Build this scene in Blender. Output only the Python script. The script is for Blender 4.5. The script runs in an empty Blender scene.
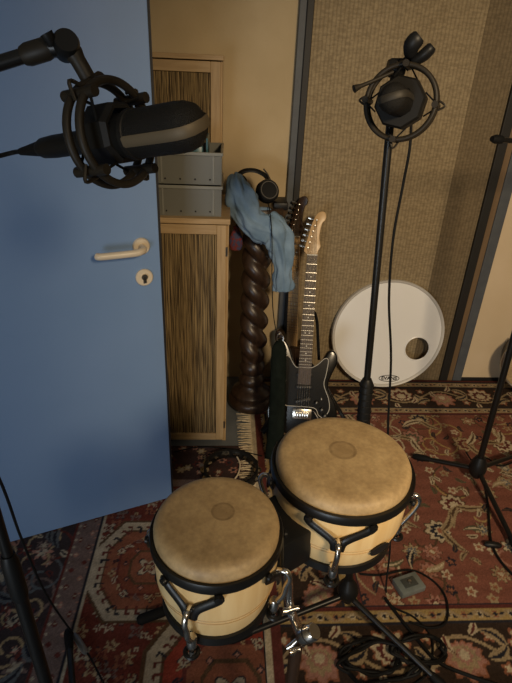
import bpy, bmesh, math, random
import numpy as np
from mathutils import Vector, Matrix
random.seed(7)
S = bpy.context.scene
C = bpy.context.collection
PI = math.pi

# ------------------------------------------------------------------ camera
F = 513.0                       # focal length in pixels of the 512 x 683 frame
CAM = Vector((0, 0, 1.56))
_c, _s = math.cos(math.radians(4)), math.sin(math.radians(4))
_M = Matrix(((0.99893, -0.04619, 0.0), (0.02188, 0.47326, -0.88065), (0.04068, 0.87972, 0.47377)))
_M = Matrix(((_c, _s, 0), (-_s, _c, 0), (0, 0, 1))) @ _M
camd = bpy.data.cameras.new('camera'); cam = bpy.data.objects.new('camera', camd); C.objects.link(cam)
camd.sensor_fit = 'VERTICAL'; camd.sensor_height = 36.0; camd.lens = 36.0 * F / 683.0
camd.clip_start = 0.02
cam.matrix_world = Matrix.Translation(CAM) @ _M.to_4x4()
S.camera = cam

def _ray(px, py): return _M @ Vector((px - 256.0, -(py - 341.5), -F))
def fl(px, py, z=0.0):
    d = _ray(px, py); return CAM + d * ((z - CAM.z) / d.z)
def at(px, py, Y):
    d = _ray(px, py); return CAM + d * (Y / d.y)

# ------------------------------------------------------------------ world, lights, exposure
w = bpy.data.worlds.new('world'); S.world = w; w.use_nodes = True
w.node_tree.nodes['Background'].inputs[0].default_value = (1.0, 0.80, 0.58, 1)
w.node_tree.nodes['Background'].inputs[1].default_value = 0.03
def area(name, loc, target, size, power, col, shape='DISK'):
    l = bpy.data.lights.new(name, 'AREA'); l.shape = shape; l.size = size; l.energy = power; l.color = col
    o = bpy.data.objects.new(name, l); C.objects.link(o); o.location = loc
    o.rotation_euler = (Vector(target) - Vector(loc)).to_track_quat('-Z', 'Y').to_euler(); return o
def spot(name, loc, target, power, col, angle, blend, radius):
    l = bpy.data.lights.new(name, 'SPOT'); l.energy = power; l.color = col; l.spot_size = math.radians(angle); l.spot_blend = blend; l.shadow_soft_size = radius
    o = bpy.data.objects.new(name, l); C.objects.link(o); o.location = loc
    o.rotation_euler = (Vector(target) - Vector(loc)).to_track_quat('-Z', 'Y').to_euler(); return o
spot('warm_spot', (0.90, -1.15, 2.30), (0.90, 2.45, 0.45), 275.0, (1.0, 0.77, 0.49), 64, 0.9, 0.20)  # unseen warm lamp; cone narrowed to leave the near floor dim
area('cool_door_light', (-1.0, -1.9, 0.8), (-0.7, 1.4, 0.4), 0.8, 25.0, (0.80, 0.90, 1.0), 'SQUARE')  # unseen cool light aimed low at the door
S.view_settings.view_transform = 'Standard'; S.view_settings.look = 'None'
S.view_settings.gamma = 1.0; S.view_settings.exposure = 0.0; S.view_settings.use_curve_mapping = False

# ------------------------------------------------------------------ materials
MATS = {}
def mat(name, col, rough=0.5, metal=0.0, col2=None, scale=30.0, stretch=(1, 1, 1), bump=0.0, bscale=None, spec=0.5, detail=4.0, alpha=1.0, trans=0.0, contrast=(0.35, 0.65), bdist=0.002):
    m = bpy.data.materials.new(name); m.use_nodes = True; nt = m.node_tree; n = nt.nodes; L = nt.links
    b = n['Principled BSDF']
    b.inputs['Base Color'].default_value = (*col, 1); b.inputs['Roughness'].default_value = rough
    b.inputs['Metallic'].default_value = metal; b.inputs['Specular IOR Level'].default_value = spec
    if trans: b.inputs['Transmission Weight'].default_value = trans
    if alpha < 1: b.inputs['Alpha'].default_value = alpha
    if col2 or bump:
        tc = n.new('ShaderNodeTexCoord'); mp = n.new('ShaderNodeMapping'); mp.inputs['Scale'].default_value = stretch
        L.new(tc.outputs['Object'], mp.inputs[0])
        nz = n.new('ShaderNodeTexNoise'); nz.inputs['Scale'].default_value = scale; nz.inputs['Detail'].default_value = detail
        L.new(mp.outputs[0], nz.inputs['Vector'])
        if col2:
            r = n.new('ShaderNodeValToRGB'); r.color_ramp.elements[0].position = contrast[0]; r.color_ramp.elements[1].position = contrast[1]
            r.color_ramp.elements[0].color = (*col, 1); r.color_ramp.elements[1].color = (*col2, 1)
            L.new(nz.outputs['Fac'], r.inputs[0]); L.new(r.outputs[0], b.inputs['Base Color'])
        if bump:
            src = nz
            if bscale:
                src = n.new('ShaderNodeTexNoise'); src.inputs['Scale'].default_value = bscale; src.inputs['Detail'].default_value = 3
                L.new(mp.outputs[0], src.inputs['Vector'])
            bp = n.new('ShaderNodeBump'); bp.inputs['Strength'].default_value = bump; bp.inputs['Distance'].default_value = bdist
            L.new(src.outputs['Fac'], bp.inputs['Height']); L.new(bp.outputs[0], b.inputs['Normal'])
    MATS[name] = m; return m

mat('cream_wall', (0.47, 0.365, 0.215), 0.85, col2=(0.515, 0.405, 0.245), scale=5, bump=0.25, bscale=120)
mat('cream_panel', (0.66, 0.52, 0.34), 0.8, col2=(0.70, 0.56, 0.38), scale=4)
mat('ceiling_white', (0.7, 0.66, 0.58), 0.9)
mat('blue_paint', (0.17, 0.27, 0.455), 0.42, col2=(0.185, 0.285, 0.475), scale=3, bump=0.06, bscale=60)
mat('seal_dark', (0.012, 0.011, 0.012), 0.6)
mat('ivory_plastic', (0.66, 0.56, 0.42), 0.35)
mat('steel', (0.45, 0.42, 0.38), 0.3, 1.0)
mat('chrome', (0.78, 0.74, 0.68), 0.22, 1.0)
mat('frame_bluegrey', (0.075, 0.082, 0.095), 0.6, col2=(0.09, 0.10, 0.11), scale=20)
mat('frame_black', (0.012, 0.011, 0.010), 0.6)
mat('frame_brown', (0.16, 0.10, 0.05), 0.6, col2=(0.20, 0.13, 0.07), scale=30, stretch=(1, 1, .1))
mat('floor_grey', (0.11, 0.125, 0.14), 0.5, col2=(0.14, 0.155, 0.17), scale=8)
mat('pine', (0.34, 0.225, 0.105), 0.55, col2=(0.43, 0.295, 0.15), scale=14, stretch=(6, 6, .5), bump=0.1)
mat('pine_h', (0.34, 0.225, 0.105), 0.55, col2=(0.43, 0.295, 0.15), scale=14, stretch=(.5, 6, 6), bump=0.1)
mat('reed', (0.045, 0.027, 0.012), 0.6, col2=(0.34, 0.24, 0.11), scale=16, stretch=(24, 24, .35), contrast=(.40, .60))
mat('dark_inside', (0.02, 0.013, 0.008), 0.9)
mat('grey_plastic', (0.15, 0.148, 0.125), 0.4, trans=0.15)
mat('grey_plastic_rim', (0.20, 0.198, 0.17), 0.35)
mat('teal_plastic', (0.03, 0.10, 0.12), 0.35)
mat('dark_wood', (0.024, 0.013, 0.008), 0.36, col2=(0.048, 0.026, 0.015), scale=18, stretch=(3, 3, .6))
mat('black_plastic', (0.008, 0.008, 0.008), 0.45, spec=.3)
mat('black_soft', (0.007, 0.007, 0.007), 0.8, spec=.15)
mat('black_metal', (0.008, 0.0075, 0.007), 0.36, spec=.4)
mat('black_gloss', (0.005, 0.005, 0.005), 0.22)
mat('black_rubber', (0.006, 0.006, 0.006), 0.65, spec=.2)
mat('blue_cloth', (0.15, 0.24, 0.35), 0.9, col2=(0.23, 0.34, 0.47), scale=14, bump=0.5, bscale=220)
mat('green_cloth', (0.006, 0.009, 0.007), 0.9, col2=(0.010, 0.014, 0.011), scale=40, spec=.1)
mat('maple', (0.52, 0.33, 0.15), 0.35, col2=(0.60, 0.40, 0.20), scale=12, stretch=(4, .6, 4))
mat('rosewood', (0.030, 0.014, 0.008), 0.45, col2=(0.055, 0.028, 0.015), scale=30, stretch=(4, .5, 4))
mat('nickel', (0.60, 0.57, 0.52), 0.22, 1.0)
mat('pearl', (0.6, 0.57, 0.5), 0.35)
mat('drum_film', (0.92, 0.92, 0.91), 0.28, col2=(0.94, 0.94, 0.93), scale=3)
mat('white_metal', (0.62, 0.60, 0.56), 0.35)
mat('ink', (0.01, 0.01, 0.01), 0.5)
mat('mic_body', (0.008, 0.0072, 0.006), 0.55, spec=.3)
mat('mic_band', (0.13, 0.10, 0.06), 0.6, 0.3)
mat('mic_band_dark', (0.035, 0.030, 0.022), 0.6, 0.3)
mat('hoop_bronze', (0.020, 0.0155, 0.010), 0.5, spec=.3)
mat('grey_tape', (0.17, 0.17, 0.17), 0.45, 0.3)
mat('grey_box', (0.13, 0.15, 0.14), 0.45, col2=(0.18, 0.20, 0.19), scale=25)
mat('grey_box_dark', (0.05, 0.055, 0.05), 0.5)
mat('shell_wood', (0.74, 0.50, 0.22), 0.32, col2=(0.86, 0.64, 0.33), scale=9, stretch=(5, 5, .35), bump=0.03)
mat('groove', (0.50, 0.32, 0.14), 0.5)
mat('fringe', (0.50, 0.40, 0.25), 0.9, col2=(0.62, 0.52, 0.36), scale=60)
mat('jingle', (0.45, 0.42, 0.36), 0.25, 1.0)
mat('red_print', (0.18, 0.03, 0.03), 0.8, col2=(0.05, 0.06, 0.14), scale=60, contrast=(.45, .55))
mat('hole_dark', (0.010, 0.008, 0.006), 0.8)

def grille_mat():
    m = mat('mic_grille', (0.009, 0.008, 0.0065), 0.6, spec=.25); nt = m.node_tree; n = nt.nodes; L = nt.links
    tc = n.new('ShaderNodeTexCoord'); v = n.new('ShaderNodeTexVoronoi'); v.inputs['Scale'].default_value = 900
    L.new(tc.outputs['Object'], v.inputs['Vector'])
    bp = n.new('ShaderNodeBump'); bp.inputs['Strength'].default_value = 0.8; bp.inputs['Distance'].default_value = 0.001
    L.new(v.outputs['Distance'], bp.inputs['Height']); L.new(bp.outputs[0], n['Principled BSDF'].inputs['Normal'])
grille_mat()

def weave_mat(name, c1, c2, c3):
    m = bpy.data.materials.new(name); m.use_nodes = True; nt = m.node_tree; n = nt.nodes; L = nt.links
    b = n['Principled BSDF']; b.inputs['Roughness'].default_value = 0.85
    tc = n.new('ShaderNodeTexCoord')
    wv = n.new('ShaderNodeTexWave'); wv.wave_type = 'BANDS'; wv.bands_direction = 'X'; wv.inputs['Scale'].default_value = 19; wv.inputs['Distortion'].default_value = 1.2; wv.inputs['Detail'].default_value = 1; wv.inputs['Detail Scale'].default_value = 3
    L.new(tc.outputs['Object'], wv.inputs['Vector'])
    mp = n.new('ShaderNodeMapping'); mp.inputs['Scale'].default_value = (22, 22, 60); L.new(tc.outputs['Object'], mp.inputs[0])
    nz = n.new('ShaderNodeTexNoise'); nz.inputs['Scale'].default_value = 2.2; nz.inputs['Detail'].default_value = 6; L.new(mp.outputs[0], nz.inputs['Vector'])
    r1 = n.new('ShaderNodeValToRGB'); r1.color_ramp.elements[0].position = .36; r1.color_ramp.elements[1].position = .64
    r1.color_ramp.elements[0].color = (*c1, 1); r1.color_ramp.elements[1].color = (*c2, 1); L.new(nz.outputs['Fac'], r1.inputs[0])
    mx = n.new('ShaderNodeMix'); mx.data_type = 'RGBA'; mx.inputs['B'].default_value = (*c3, 1); L.new(r1.outputs[0], mx.inputs['A'])
    r2 = n.new('ShaderNodeMath'); r2.operation = 'POWER'; r2.inputs[1].default_value = 3.0; L.new(wv.outputs['Fac'], r2.inputs[0])
    r3 = n.new('ShaderNodeMath'); r3.operation = 'MULTIPLY'; r3.inputs[1].default_value = 0.45; L.new(r2.outputs[0], r3.inputs[0])
    L.new(r3.outputs[0], mx.inputs['Factor']); L.new(mx.outputs['Result'], b.inputs['Base Color'])
    ad = n.new('ShaderNodeMath'); ad.operation = 'SUBTRACT'; L.new(nz.outputs['Fac'], ad.inputs[0]); L.new(r2.outputs[0], ad.inputs[1])
    bp = n.new('ShaderNodeBump'); bp.inputs['Strength'].default_value = 0.5; bp.inputs['Distance'].default_value = 0.003
    L.new(ad.outputs[0], bp.inputs['Height']); L.new(bp.outputs[0], b.inputs['Normal']); MATS[name] = m
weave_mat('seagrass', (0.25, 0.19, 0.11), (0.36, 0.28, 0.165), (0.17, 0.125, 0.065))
weave_mat('seagrass_shaded', (0.15, 0.11, 0.06), (0.215, 0.16, 0.09), (0.10, 0.072, 0.038))  # copy of seagrass with shade painted in

def skin_mat(name, off, r0, strength):
    # drum skin: mottled hide, with a printed round mark at its middle
    m = bpy.data.materials.new(name); m.use_nodes = True; nt = m.node_tree; n = nt.nodes; L = nt.links
    b = n['Principled BSDF']; b.inputs['Roughness'].default_value = 0.55
    tc = n.new('ShaderNodeTexCoord')
    nz = n.new('ShaderNodeTexNoise'); nz.inputs['Scale'].default_value = 26; nz.inputs['Detail'].default_value = 7; nz.inputs['Roughness'].default_value = 0.7; L.new(tc.outputs['Object'], nz.inputs['Vector'])
    r = n.new('ShaderNodeValToRGB'); e = r.color_ramp.elements
    e[0].position = .36; e[1].position = .66; e[0].color = (0.36, 0.245, 0.118, 1); e[1].color = (0.53, 0.38, 0.195, 1)
    L.new(nz.outputs['Fac'], r.inputs[0])
    nf = n.new('ShaderNodeTexNoise'); nf.inputs['Scale'].default_value = 150; nf.inputs['Detail'].default_value = 4; L.new(tc.outputs['Object'], nf.inputs['Vector'])
    rf = n.new('ShaderNodeMapRange'); rf.inputs[1].default_value = .35; rf.inputs[2].default_value = .70; rf.inputs[3].default_value = .94; rf.inputs[4].default_value = 1.14; L.new(nf.outputs['Fac'], rf.inputs[0])
    mf = n.new('ShaderNodeVectorMath'); mf.operation = 'MULTIPLY'; L.new(r.outputs[0], mf.inputs[0]); L.new(rf.outputs[0], mf.inputs[1])
    vs = n.new('ShaderNodeVectorMath'); vs.operation = 'SUBTRACT'; vs.inputs[1].default_value = (off[0], off[1], 0); L.new(tc.outputs['Object'], vs.inputs[0])
    ms = n.new('ShaderNodeVectorMath'); ms.operation = 'MULTIPLY'; ms.inputs[1].default_value = (1, 1, 0); L.new(vs.outputs[0], ms.inputs[0])
    ln = n.new('ShaderNodeVectorMath'); ln.operation = 'LENGTH'; L.new(ms.outputs[0], ln.inputs[0])
    r2 = n.new('ShaderNodeValToRGB'); e = r2.color_ramp.elements
    e[0].position = 0; e[0].color = (strength * .55,) * 3 + (1,); e[1].position = 1; e[1].color = (0, 0, 0, 1)
    for p, v in ((.70, .5), (.84, 1.0), (.95, .8), (.99, 0.0)):
        q = e.new(p); q.color = (strength * v,) * 3 + (1,)
    dv = n.new('ShaderNodeMath'); dv.operation = 'DIVIDE'; dv.inputs[1].default_value = r0; L.new(ln.outputs['Value'], dv.inputs[0]); L.new(dv.outputs[0], r2.inputs[0])
    nz2 = n.new('ShaderNodeTexNoise'); nz2.inputs['Scale'].default_value = 90; nz2.inputs['Detail'].default_value = 3; L.new(tc.outputs['Object'], nz2.inputs['Vector'])
    mu = n.new('ShaderNodeMath'); mu.operation = 'MULTIPLY'; L.new(r2.outputs[0], mu.inputs[0]); L.new(nz2.outputs['Fac'], mu.inputs[1])
    mx = n.new('ShaderNodeMix'); mx.data_type = 'RGBA'; mx.inputs['B'].default_value = (0.13, 0.075, 0.03, 1)
    L.new(mu.outputs[0], mx.inputs['Factor']); L.new(mf.outputs[0], mx.inputs['A']); L.new(mx.outputs['Result'], b.inputs['Base Color'])
    bp = n.new('ShaderNodeBump'); bp.inputs['Strength'].default_value = 0.25; bp.inputs['Distance'].default_value = 0.001
    L.new(nz.outputs['Fac'], bp.inputs['Height']); L.new(bp.outputs[0], b.inputs['Normal']); MATS[name] = m
skin_mat('skin_large', (0.0, 0.010), 0.0235, 1.0)
skin_mat('skin_small', (0.008, 0.010), 0.017, 1.0)

def rug_mat():
    m = bpy.data.materials.new('rug_wool'); m.use_nodes = True; nt = m.node_tree; n = nt.nodes; L = nt.links
    b = n['Principled BSDF']; b.inputs['Roughness'].default_value = 0.95; b.inputs['Specular IOR Level'].default_value = 0.15
    a = n.new('ShaderNodeAttribute'); a.attribute_name = 'weave'
    tc = n.new('ShaderNodeTexCoord'); nz = n.new('ShaderNodeTexNoise'); nz.inputs['Scale'].default_value = 300; L.new(tc.outputs['Object'], nz.inputs['Vector'])
    mr = n.new('ShaderNodeMapRange'); mr.inputs[3].default_value = .7; mr.inputs[4].default_value = 1.3; L.new(nz.outputs['Fac'], mr.inputs[0])
    mx = n.new('ShaderNodeVectorMath'); mx.operation = 'MULTIPLY'; L.new(a.outputs['Color'], mx.inputs[0]); L.new(mr.outputs[0], mx.inputs[1])
    L.new(mx.outputs[0], b.inputs['Base Color'])
    bp = n.new('ShaderNodeBump'); bp.inputs['Strength'].default_value = 0.4; bp.inputs['Distance'].default_value = 0.003
    L.new(nz.outputs['Fac'], bp.inputs['Height']); L.new(bp.outputs[0], b.inputs['Normal']); MATS['rug_wool'] = m
rug_mat()

# ------------------------------------------------------------------ helpers
def bx(bm, a, b, bev=0.0):
    """axis-aligned box between corners a and b"""
    c = [(a[i] + b[i]) / 2 for i in range(3)]; s = [abs(b[i] - a[i]) for i in range(3)]
    r = bmesh.ops.create_cube(bm, size=1.0, matrix=Matrix.Translation(c) @ Matrix.Diagonal((*s, 1)))
    if bev:
        es = list({e for v in r['verts'] for e in v.link_edges})
        bmesh.ops.bevel(bm, geom=es, offset=min(bev, min(s) * .45), segments=2, affect='EDGES', profile=0.5)
    return bm
def box(a, b, bev=0.0): return bx(bmesh.new(), a, b, bev)
def smooth_path(pts, n=6, closed=False):
    pts = [Vector(p) for p in pts]; out = []; N = len(pts)
    rng = N if closed else N - 1
    for i in range(rng):
        g = (lambda k: pts[k % N]) if closed else (lambda k: pts[max(0, min(N - 1, k))])
        p0, p1, p2, p3 = g(i - 1), g(i), g(i + 1), g(i + 2)
        for k in range(n):
            t = k / n
            out.append(0.5 * ((2 * p1) + (p2 - p0) * t + (2 * p0 - 5 * p1 + 4 * p2 - p3) * t * t + (3 * p1 - p0 - 3 * p2 + p3) * t ** 3))
    if not closed: out.append(pts[-1])
    return out
def tube(bm, pts, r, seg=8, closed=False, cap=True, flat=1.0, up=None):
    pts = [Vector(p) for p in pts]; N = len(pts); rings = []
    rr = r if isinstance(r, (list, tuple)) else [r] * N
    nrm = None
    for i in range(N):
        a = pts[i - 1] if (i or closed) else pts[0]; b = pts[(i + 1) % N] if (i < N - 1 or closed) else pts[-1]
        t = (b - a).normalized()
        if nrm is None:
            u0 = Vector(up) if up else (Vector((0, 0, 1)) if abs(t.z) < .9 else Vector((1, 0, 0)))
            nrm = (u0 - t * u0.dot(t)).normalized()
        else: nrm = (nrm - t * nrm.dot(t)).normalized()
        bi = t.cross(nrm)
        rings.append([bm.verts.new(pts[i] + nrm * (math.cos(k * 2 * PI / seg) * rr[i] * flat) + bi * (math.sin(k * 2 * PI / seg) * rr[i])) for k in range(seg)])
    for i in range(N if closed else N - 1):
        A, B = rings[i], rings[(i + 1) % N]
        for k in range(seg): bm.faces.new((A[k], A[(k + 1) % seg], B[(k + 1) % seg], B[k]))
    if cap and not closed:
        bm.faces.new(rings[0][::-1]); bm.faces.new(rings[-1])
    return bm
def lathe(bm, prof, seg=32, M=None, close=False):
    """revolve (r, z) profile about z"""
    rings = []
    for r, z in prof:
        if r < 1e-6: rings.append([bm.verts.new((0, 0, z))])
        else: rings.append([bm.verts.new((r * math.cos(k * 2 * PI / seg), r * math.sin(k * 2 * PI / seg), z)) for k in range(seg)])
    idx = list(range(len(rings) - 1)) + ([-1] if close else [])
    for i in idx:
        A, B = rings[i], rings[i + 1]
        for k in range(seg):
            k2 = (k + 1) % seg
            if len(A) == 1 and len(B) == 1: continue
            if len(A) == 1: bm.faces.new((A[0], B[k], B[k2]))
            elif len(B) == 1: bm.faces.new((A[k], B[0], A[k2]))
            else: bm.faces.new((A[k], B[k], B[k2], A[k2]))
    if M is not None: bmesh.ops.transform(bm, matrix=M, verts=[v for R_ in rings for v in R_])
    bmesh.ops.recalc_face_normals(bm, faces=bm.faces)
    return bm
def torus(bm, R, r, seg=40, s2=10, M=None):
    return lathe(bm, [(R + r * math.cos(a * 2 * PI / s2), r * math.sin(a * 2 * PI / s2)) for a in range(s2)], seg, M, close=True)
def prism(bm, outline, z0, z1, bev=0.0):
    lo = [bm.verts.new((x, y, z0)) for x, y in outline]; hi = [bm.verts.new((x, y, z1)) for x, y in outline]; n = len(outline)
    fs = [bm.faces.new(hi), bm.faces.new(lo[::-1])]
    for i in range(n): fs.append(bm.faces.new((lo[i], lo[(i + 1) % n], hi[(i + 1) % n], hi[i])))
    bmesh.ops.recalc_face_normals(bm, faces=bm.faces)
    if bev:
        es = [e for e in bm.edges if all(v in hi for v in e.verts) or all(v in lo for v in e.verts)]
        bmesh.ops.bevel(bm, geom=es, offset=bev, segments=3, affect='EDGES', profile=0.5)
    return bm
def obj(name, bm, m, parent=None, smooth=True, angle=40):
    me = bpy.data.meshes.new(name); bm.to_mesh(me); bm.free()
    me.materials.append(MATS[m])
    if smooth:
        me.polygons.foreach_set('use_smooth', [True] * len(me.polygons))
        me.set_sharp_from_angle(angle=math.radians(angle))
    o = bpy.data.objects.new(name, me); C.objects.link(o)
    if parent: o.parent = parent
    return o
def tag(o, label, cat, group=None, kind=None):
    o['label'] = label
    if cat: o['category'] = cat
    if group: o['group'] = group
    if kind: o['kind'] = kind
    return o
def thing(name, label, cat, loc=(0, 0, 0), M=None, group=None):
    o = bpy.data.objects.new(name, None); C.objects.link(o); o.empty_display_size = .05
    if M is not None: o.matrix_world = M
    else: o.location = loc
    return tag(o, label, cat, group)
def struct(name, bm, m, parent=None, smooth=False):
    o = obj(name, bm, m, parent, smooth)
    if not parent: o['kind'] = 'structure'
    return o
def frame(origin, xa, ya):
    """matrix with local x along xa, y near ya"""
    x = Vector(xa).normalized(); y = Vector(ya); y = (y - x * y.dot(x)).normalized(); z = x.cross(y)
    return Matrix(((x.x, y.x, z.x, origin[0]), (x.y, y.y, z.y, origin[1]), (x.z, y.z, z.z, origin[2]), (0, 0, 0, 1)))
def frame_z(origin, za, xa):
    z = Vector(za).normalized(); x = Vector(xa); x = (x - z * x.dot(z)).normalized(); y = z.cross(x)
    return Matrix(((x.x, y.x, z.x, origin[0]), (x.y, y.y, z.y, origin[1]), (x.z, y.z, z.z, origin[2]), (0, 0, 0, 1)))
def local(root, p): return root.matrix_world.inverted() @ Vector(p)

# ------------------------------------------------------------------ the room
WY = 2.47
struct('floor', box((-1.6, -2.2, -0.06), (2.7, WY + .1, 0)), 'floor_grey')
struct('wall_back', box((-1.6, WY, 0), (2.7, WY + .1, 2.6)), 'cream_wall')
struct('wall_left', box((-1.6, -2.2, 0), (-1.5, WY, 2.6)), 'cream_wall')
struct('wall_right', box((2.6, -2.2, 0), (2.7, WY, 2.6)), 'cream_wall')
struct('wall_rear', box((-1.6, -2.3, 0), (2.7, -2.2, 2.6)), 'cream_wall')
struct('ceiling', box((-1.6, -2.3, 2.6), (2.7, WY + .1, 2.68)), 'ceiling_white')
struct('trim_1', box((0.284, WY - .028, 0), (0.314, WY, 2.6), .003), 'frame_bluegrey')
struct('trim_2', box((0.314, WY - .036, 0), (0.343, WY, 2.6), .003), 'frame_black')
struct('trim_3', box((1.238, WY - .036, 0), (1.282, WY, 2.6), .003), 'frame_black')
struct('trim_4', box((1.282, WY - .024, 0), (1.316, WY, 2.6), .002), 'frame_brown')
struct('trim_5', box((1.316, WY - .030, 0), (1.367, WY, 2.6), .003), 'frame_bluegrey')
struct('wall_panel', box((1.367, WY - .018, 0.012), (2.6, WY, 2.6)), 'cream_panel')['kind'] = 'structure'
struct('baseboard_back', box((1.367, WY - .026, 0), (2.6, WY - .018, 0.022)), 'seal_dark')
o = obj('woven_wall_mat', box((0.343, WY - .022, 0.0), (1.062, WY - .001, 2.6)), 'seagrass', smooth=False)
tag(o, 'wide pale tan woven seagrass mat on back wall behind the guitar and white drumhead', 'wall mat')
o = obj('woven_wall_mat', box((1.062, WY - .018, 0.0), (1.238, WY - .001, 2.6)), 'seagrass_shaded', smooth=False)  # cast shadow on the matting, put into this strip's colour
tag(o, 'narrow woven mat strip with painted-in shade beside the black vertical wall trim', 'wall mat')

# door leaf standing open
dR = fl(172, 497, .012); dL = fl(0, 545, .012); dR.z = dL.z = 0; dd = (dR - dL).normalized()
dM = frame_z((dR.x, dR.y, 0), (0, 0, 1), dd)           # local x along the door towards its free edge, y into the room behind
door = bpy.data.objects.new('door_1', None); C.objects.link(door); door.matrix_world = dM; door['kind'] = 'structure'
door['label'] = 'open blue painted door with ivory lever handle'
obj('leaf', box((-0.90, 0, 0.012), (0, 0.040, 2.03), .002), 'blue_paint', door, False)
obj('edge_seal', box((-0.004, 0.010, 0.012), (0.009, 0.038, 2.03)), 'seal_dark', door, False)
hp = dM.inverted() @ (lambda d: CAM + d * ((dR - CAM).dot(dM.col[1].xyz) / d.dot(dM.col[1].xyz)))(_ray(141, 246))
hx, hz = hp.x, hp.z
h = obj('handle', tube(bmesh.new(), smooth_path([(hx, -.006, hz), (hx, -.035, hz), (hx - .012, -.052, hz), (hx - .03, -.056, hz - .002), (hx - .085, -.056, hz - .003), (hx - .128, -.056, hz - .003), (hx - .137, -.050, hz - .003)], 5), .0105, 12), 'ivory_plastic', door)
obj('rose', lathe(bmesh.new(), [(0, 0), (.026, 0), (.026, .006), (.023, .010), (0, .010)], 28, Matrix.Translation((hx, 0, hz)) @ Matrix.Rotation(PI / 2, 4, 'X')), 'ivory_plastic', h)
lp = dM.inverted() @ (lambda d: CAM + d * ((dR - CAM).dot(dM.col[1].xyz) / d.dot(dM.col[1].xyz)))(_ray(144, 277))
k = obj('lock_rosette', lathe(bmesh.new(), [(0, 0), (.027, 0), (.027, .006), (.024, .009), (0, .009)], 28, Matrix.Translation((lp.x, 0, lp.z)) @ Matrix.Rotation(PI / 2, 4, 'X')), 'ivory_plastic', door)
b = bmesh.new(); lathe(b, [(0, 0), (.0095, 0), (.0095, .014), (0, .014)], 18, Matrix.Translation((lp.x, 0, lp.z + .004)) @ Matrix.Rotation(PI / 2, 4, 'X')); bx(b, (lp.x - .005, -.014, lp.z - .016), (lp.x + .005, -.002, lp.z))
obj('lock_cylinder', b, 'steel', k)
obj('keyhole', box((lp.x - .0012, -.0146, lp.z - .012), (lp.x + .0012, -.0135, lp.z + .006)), 'hole_dark', k, False)

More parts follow.
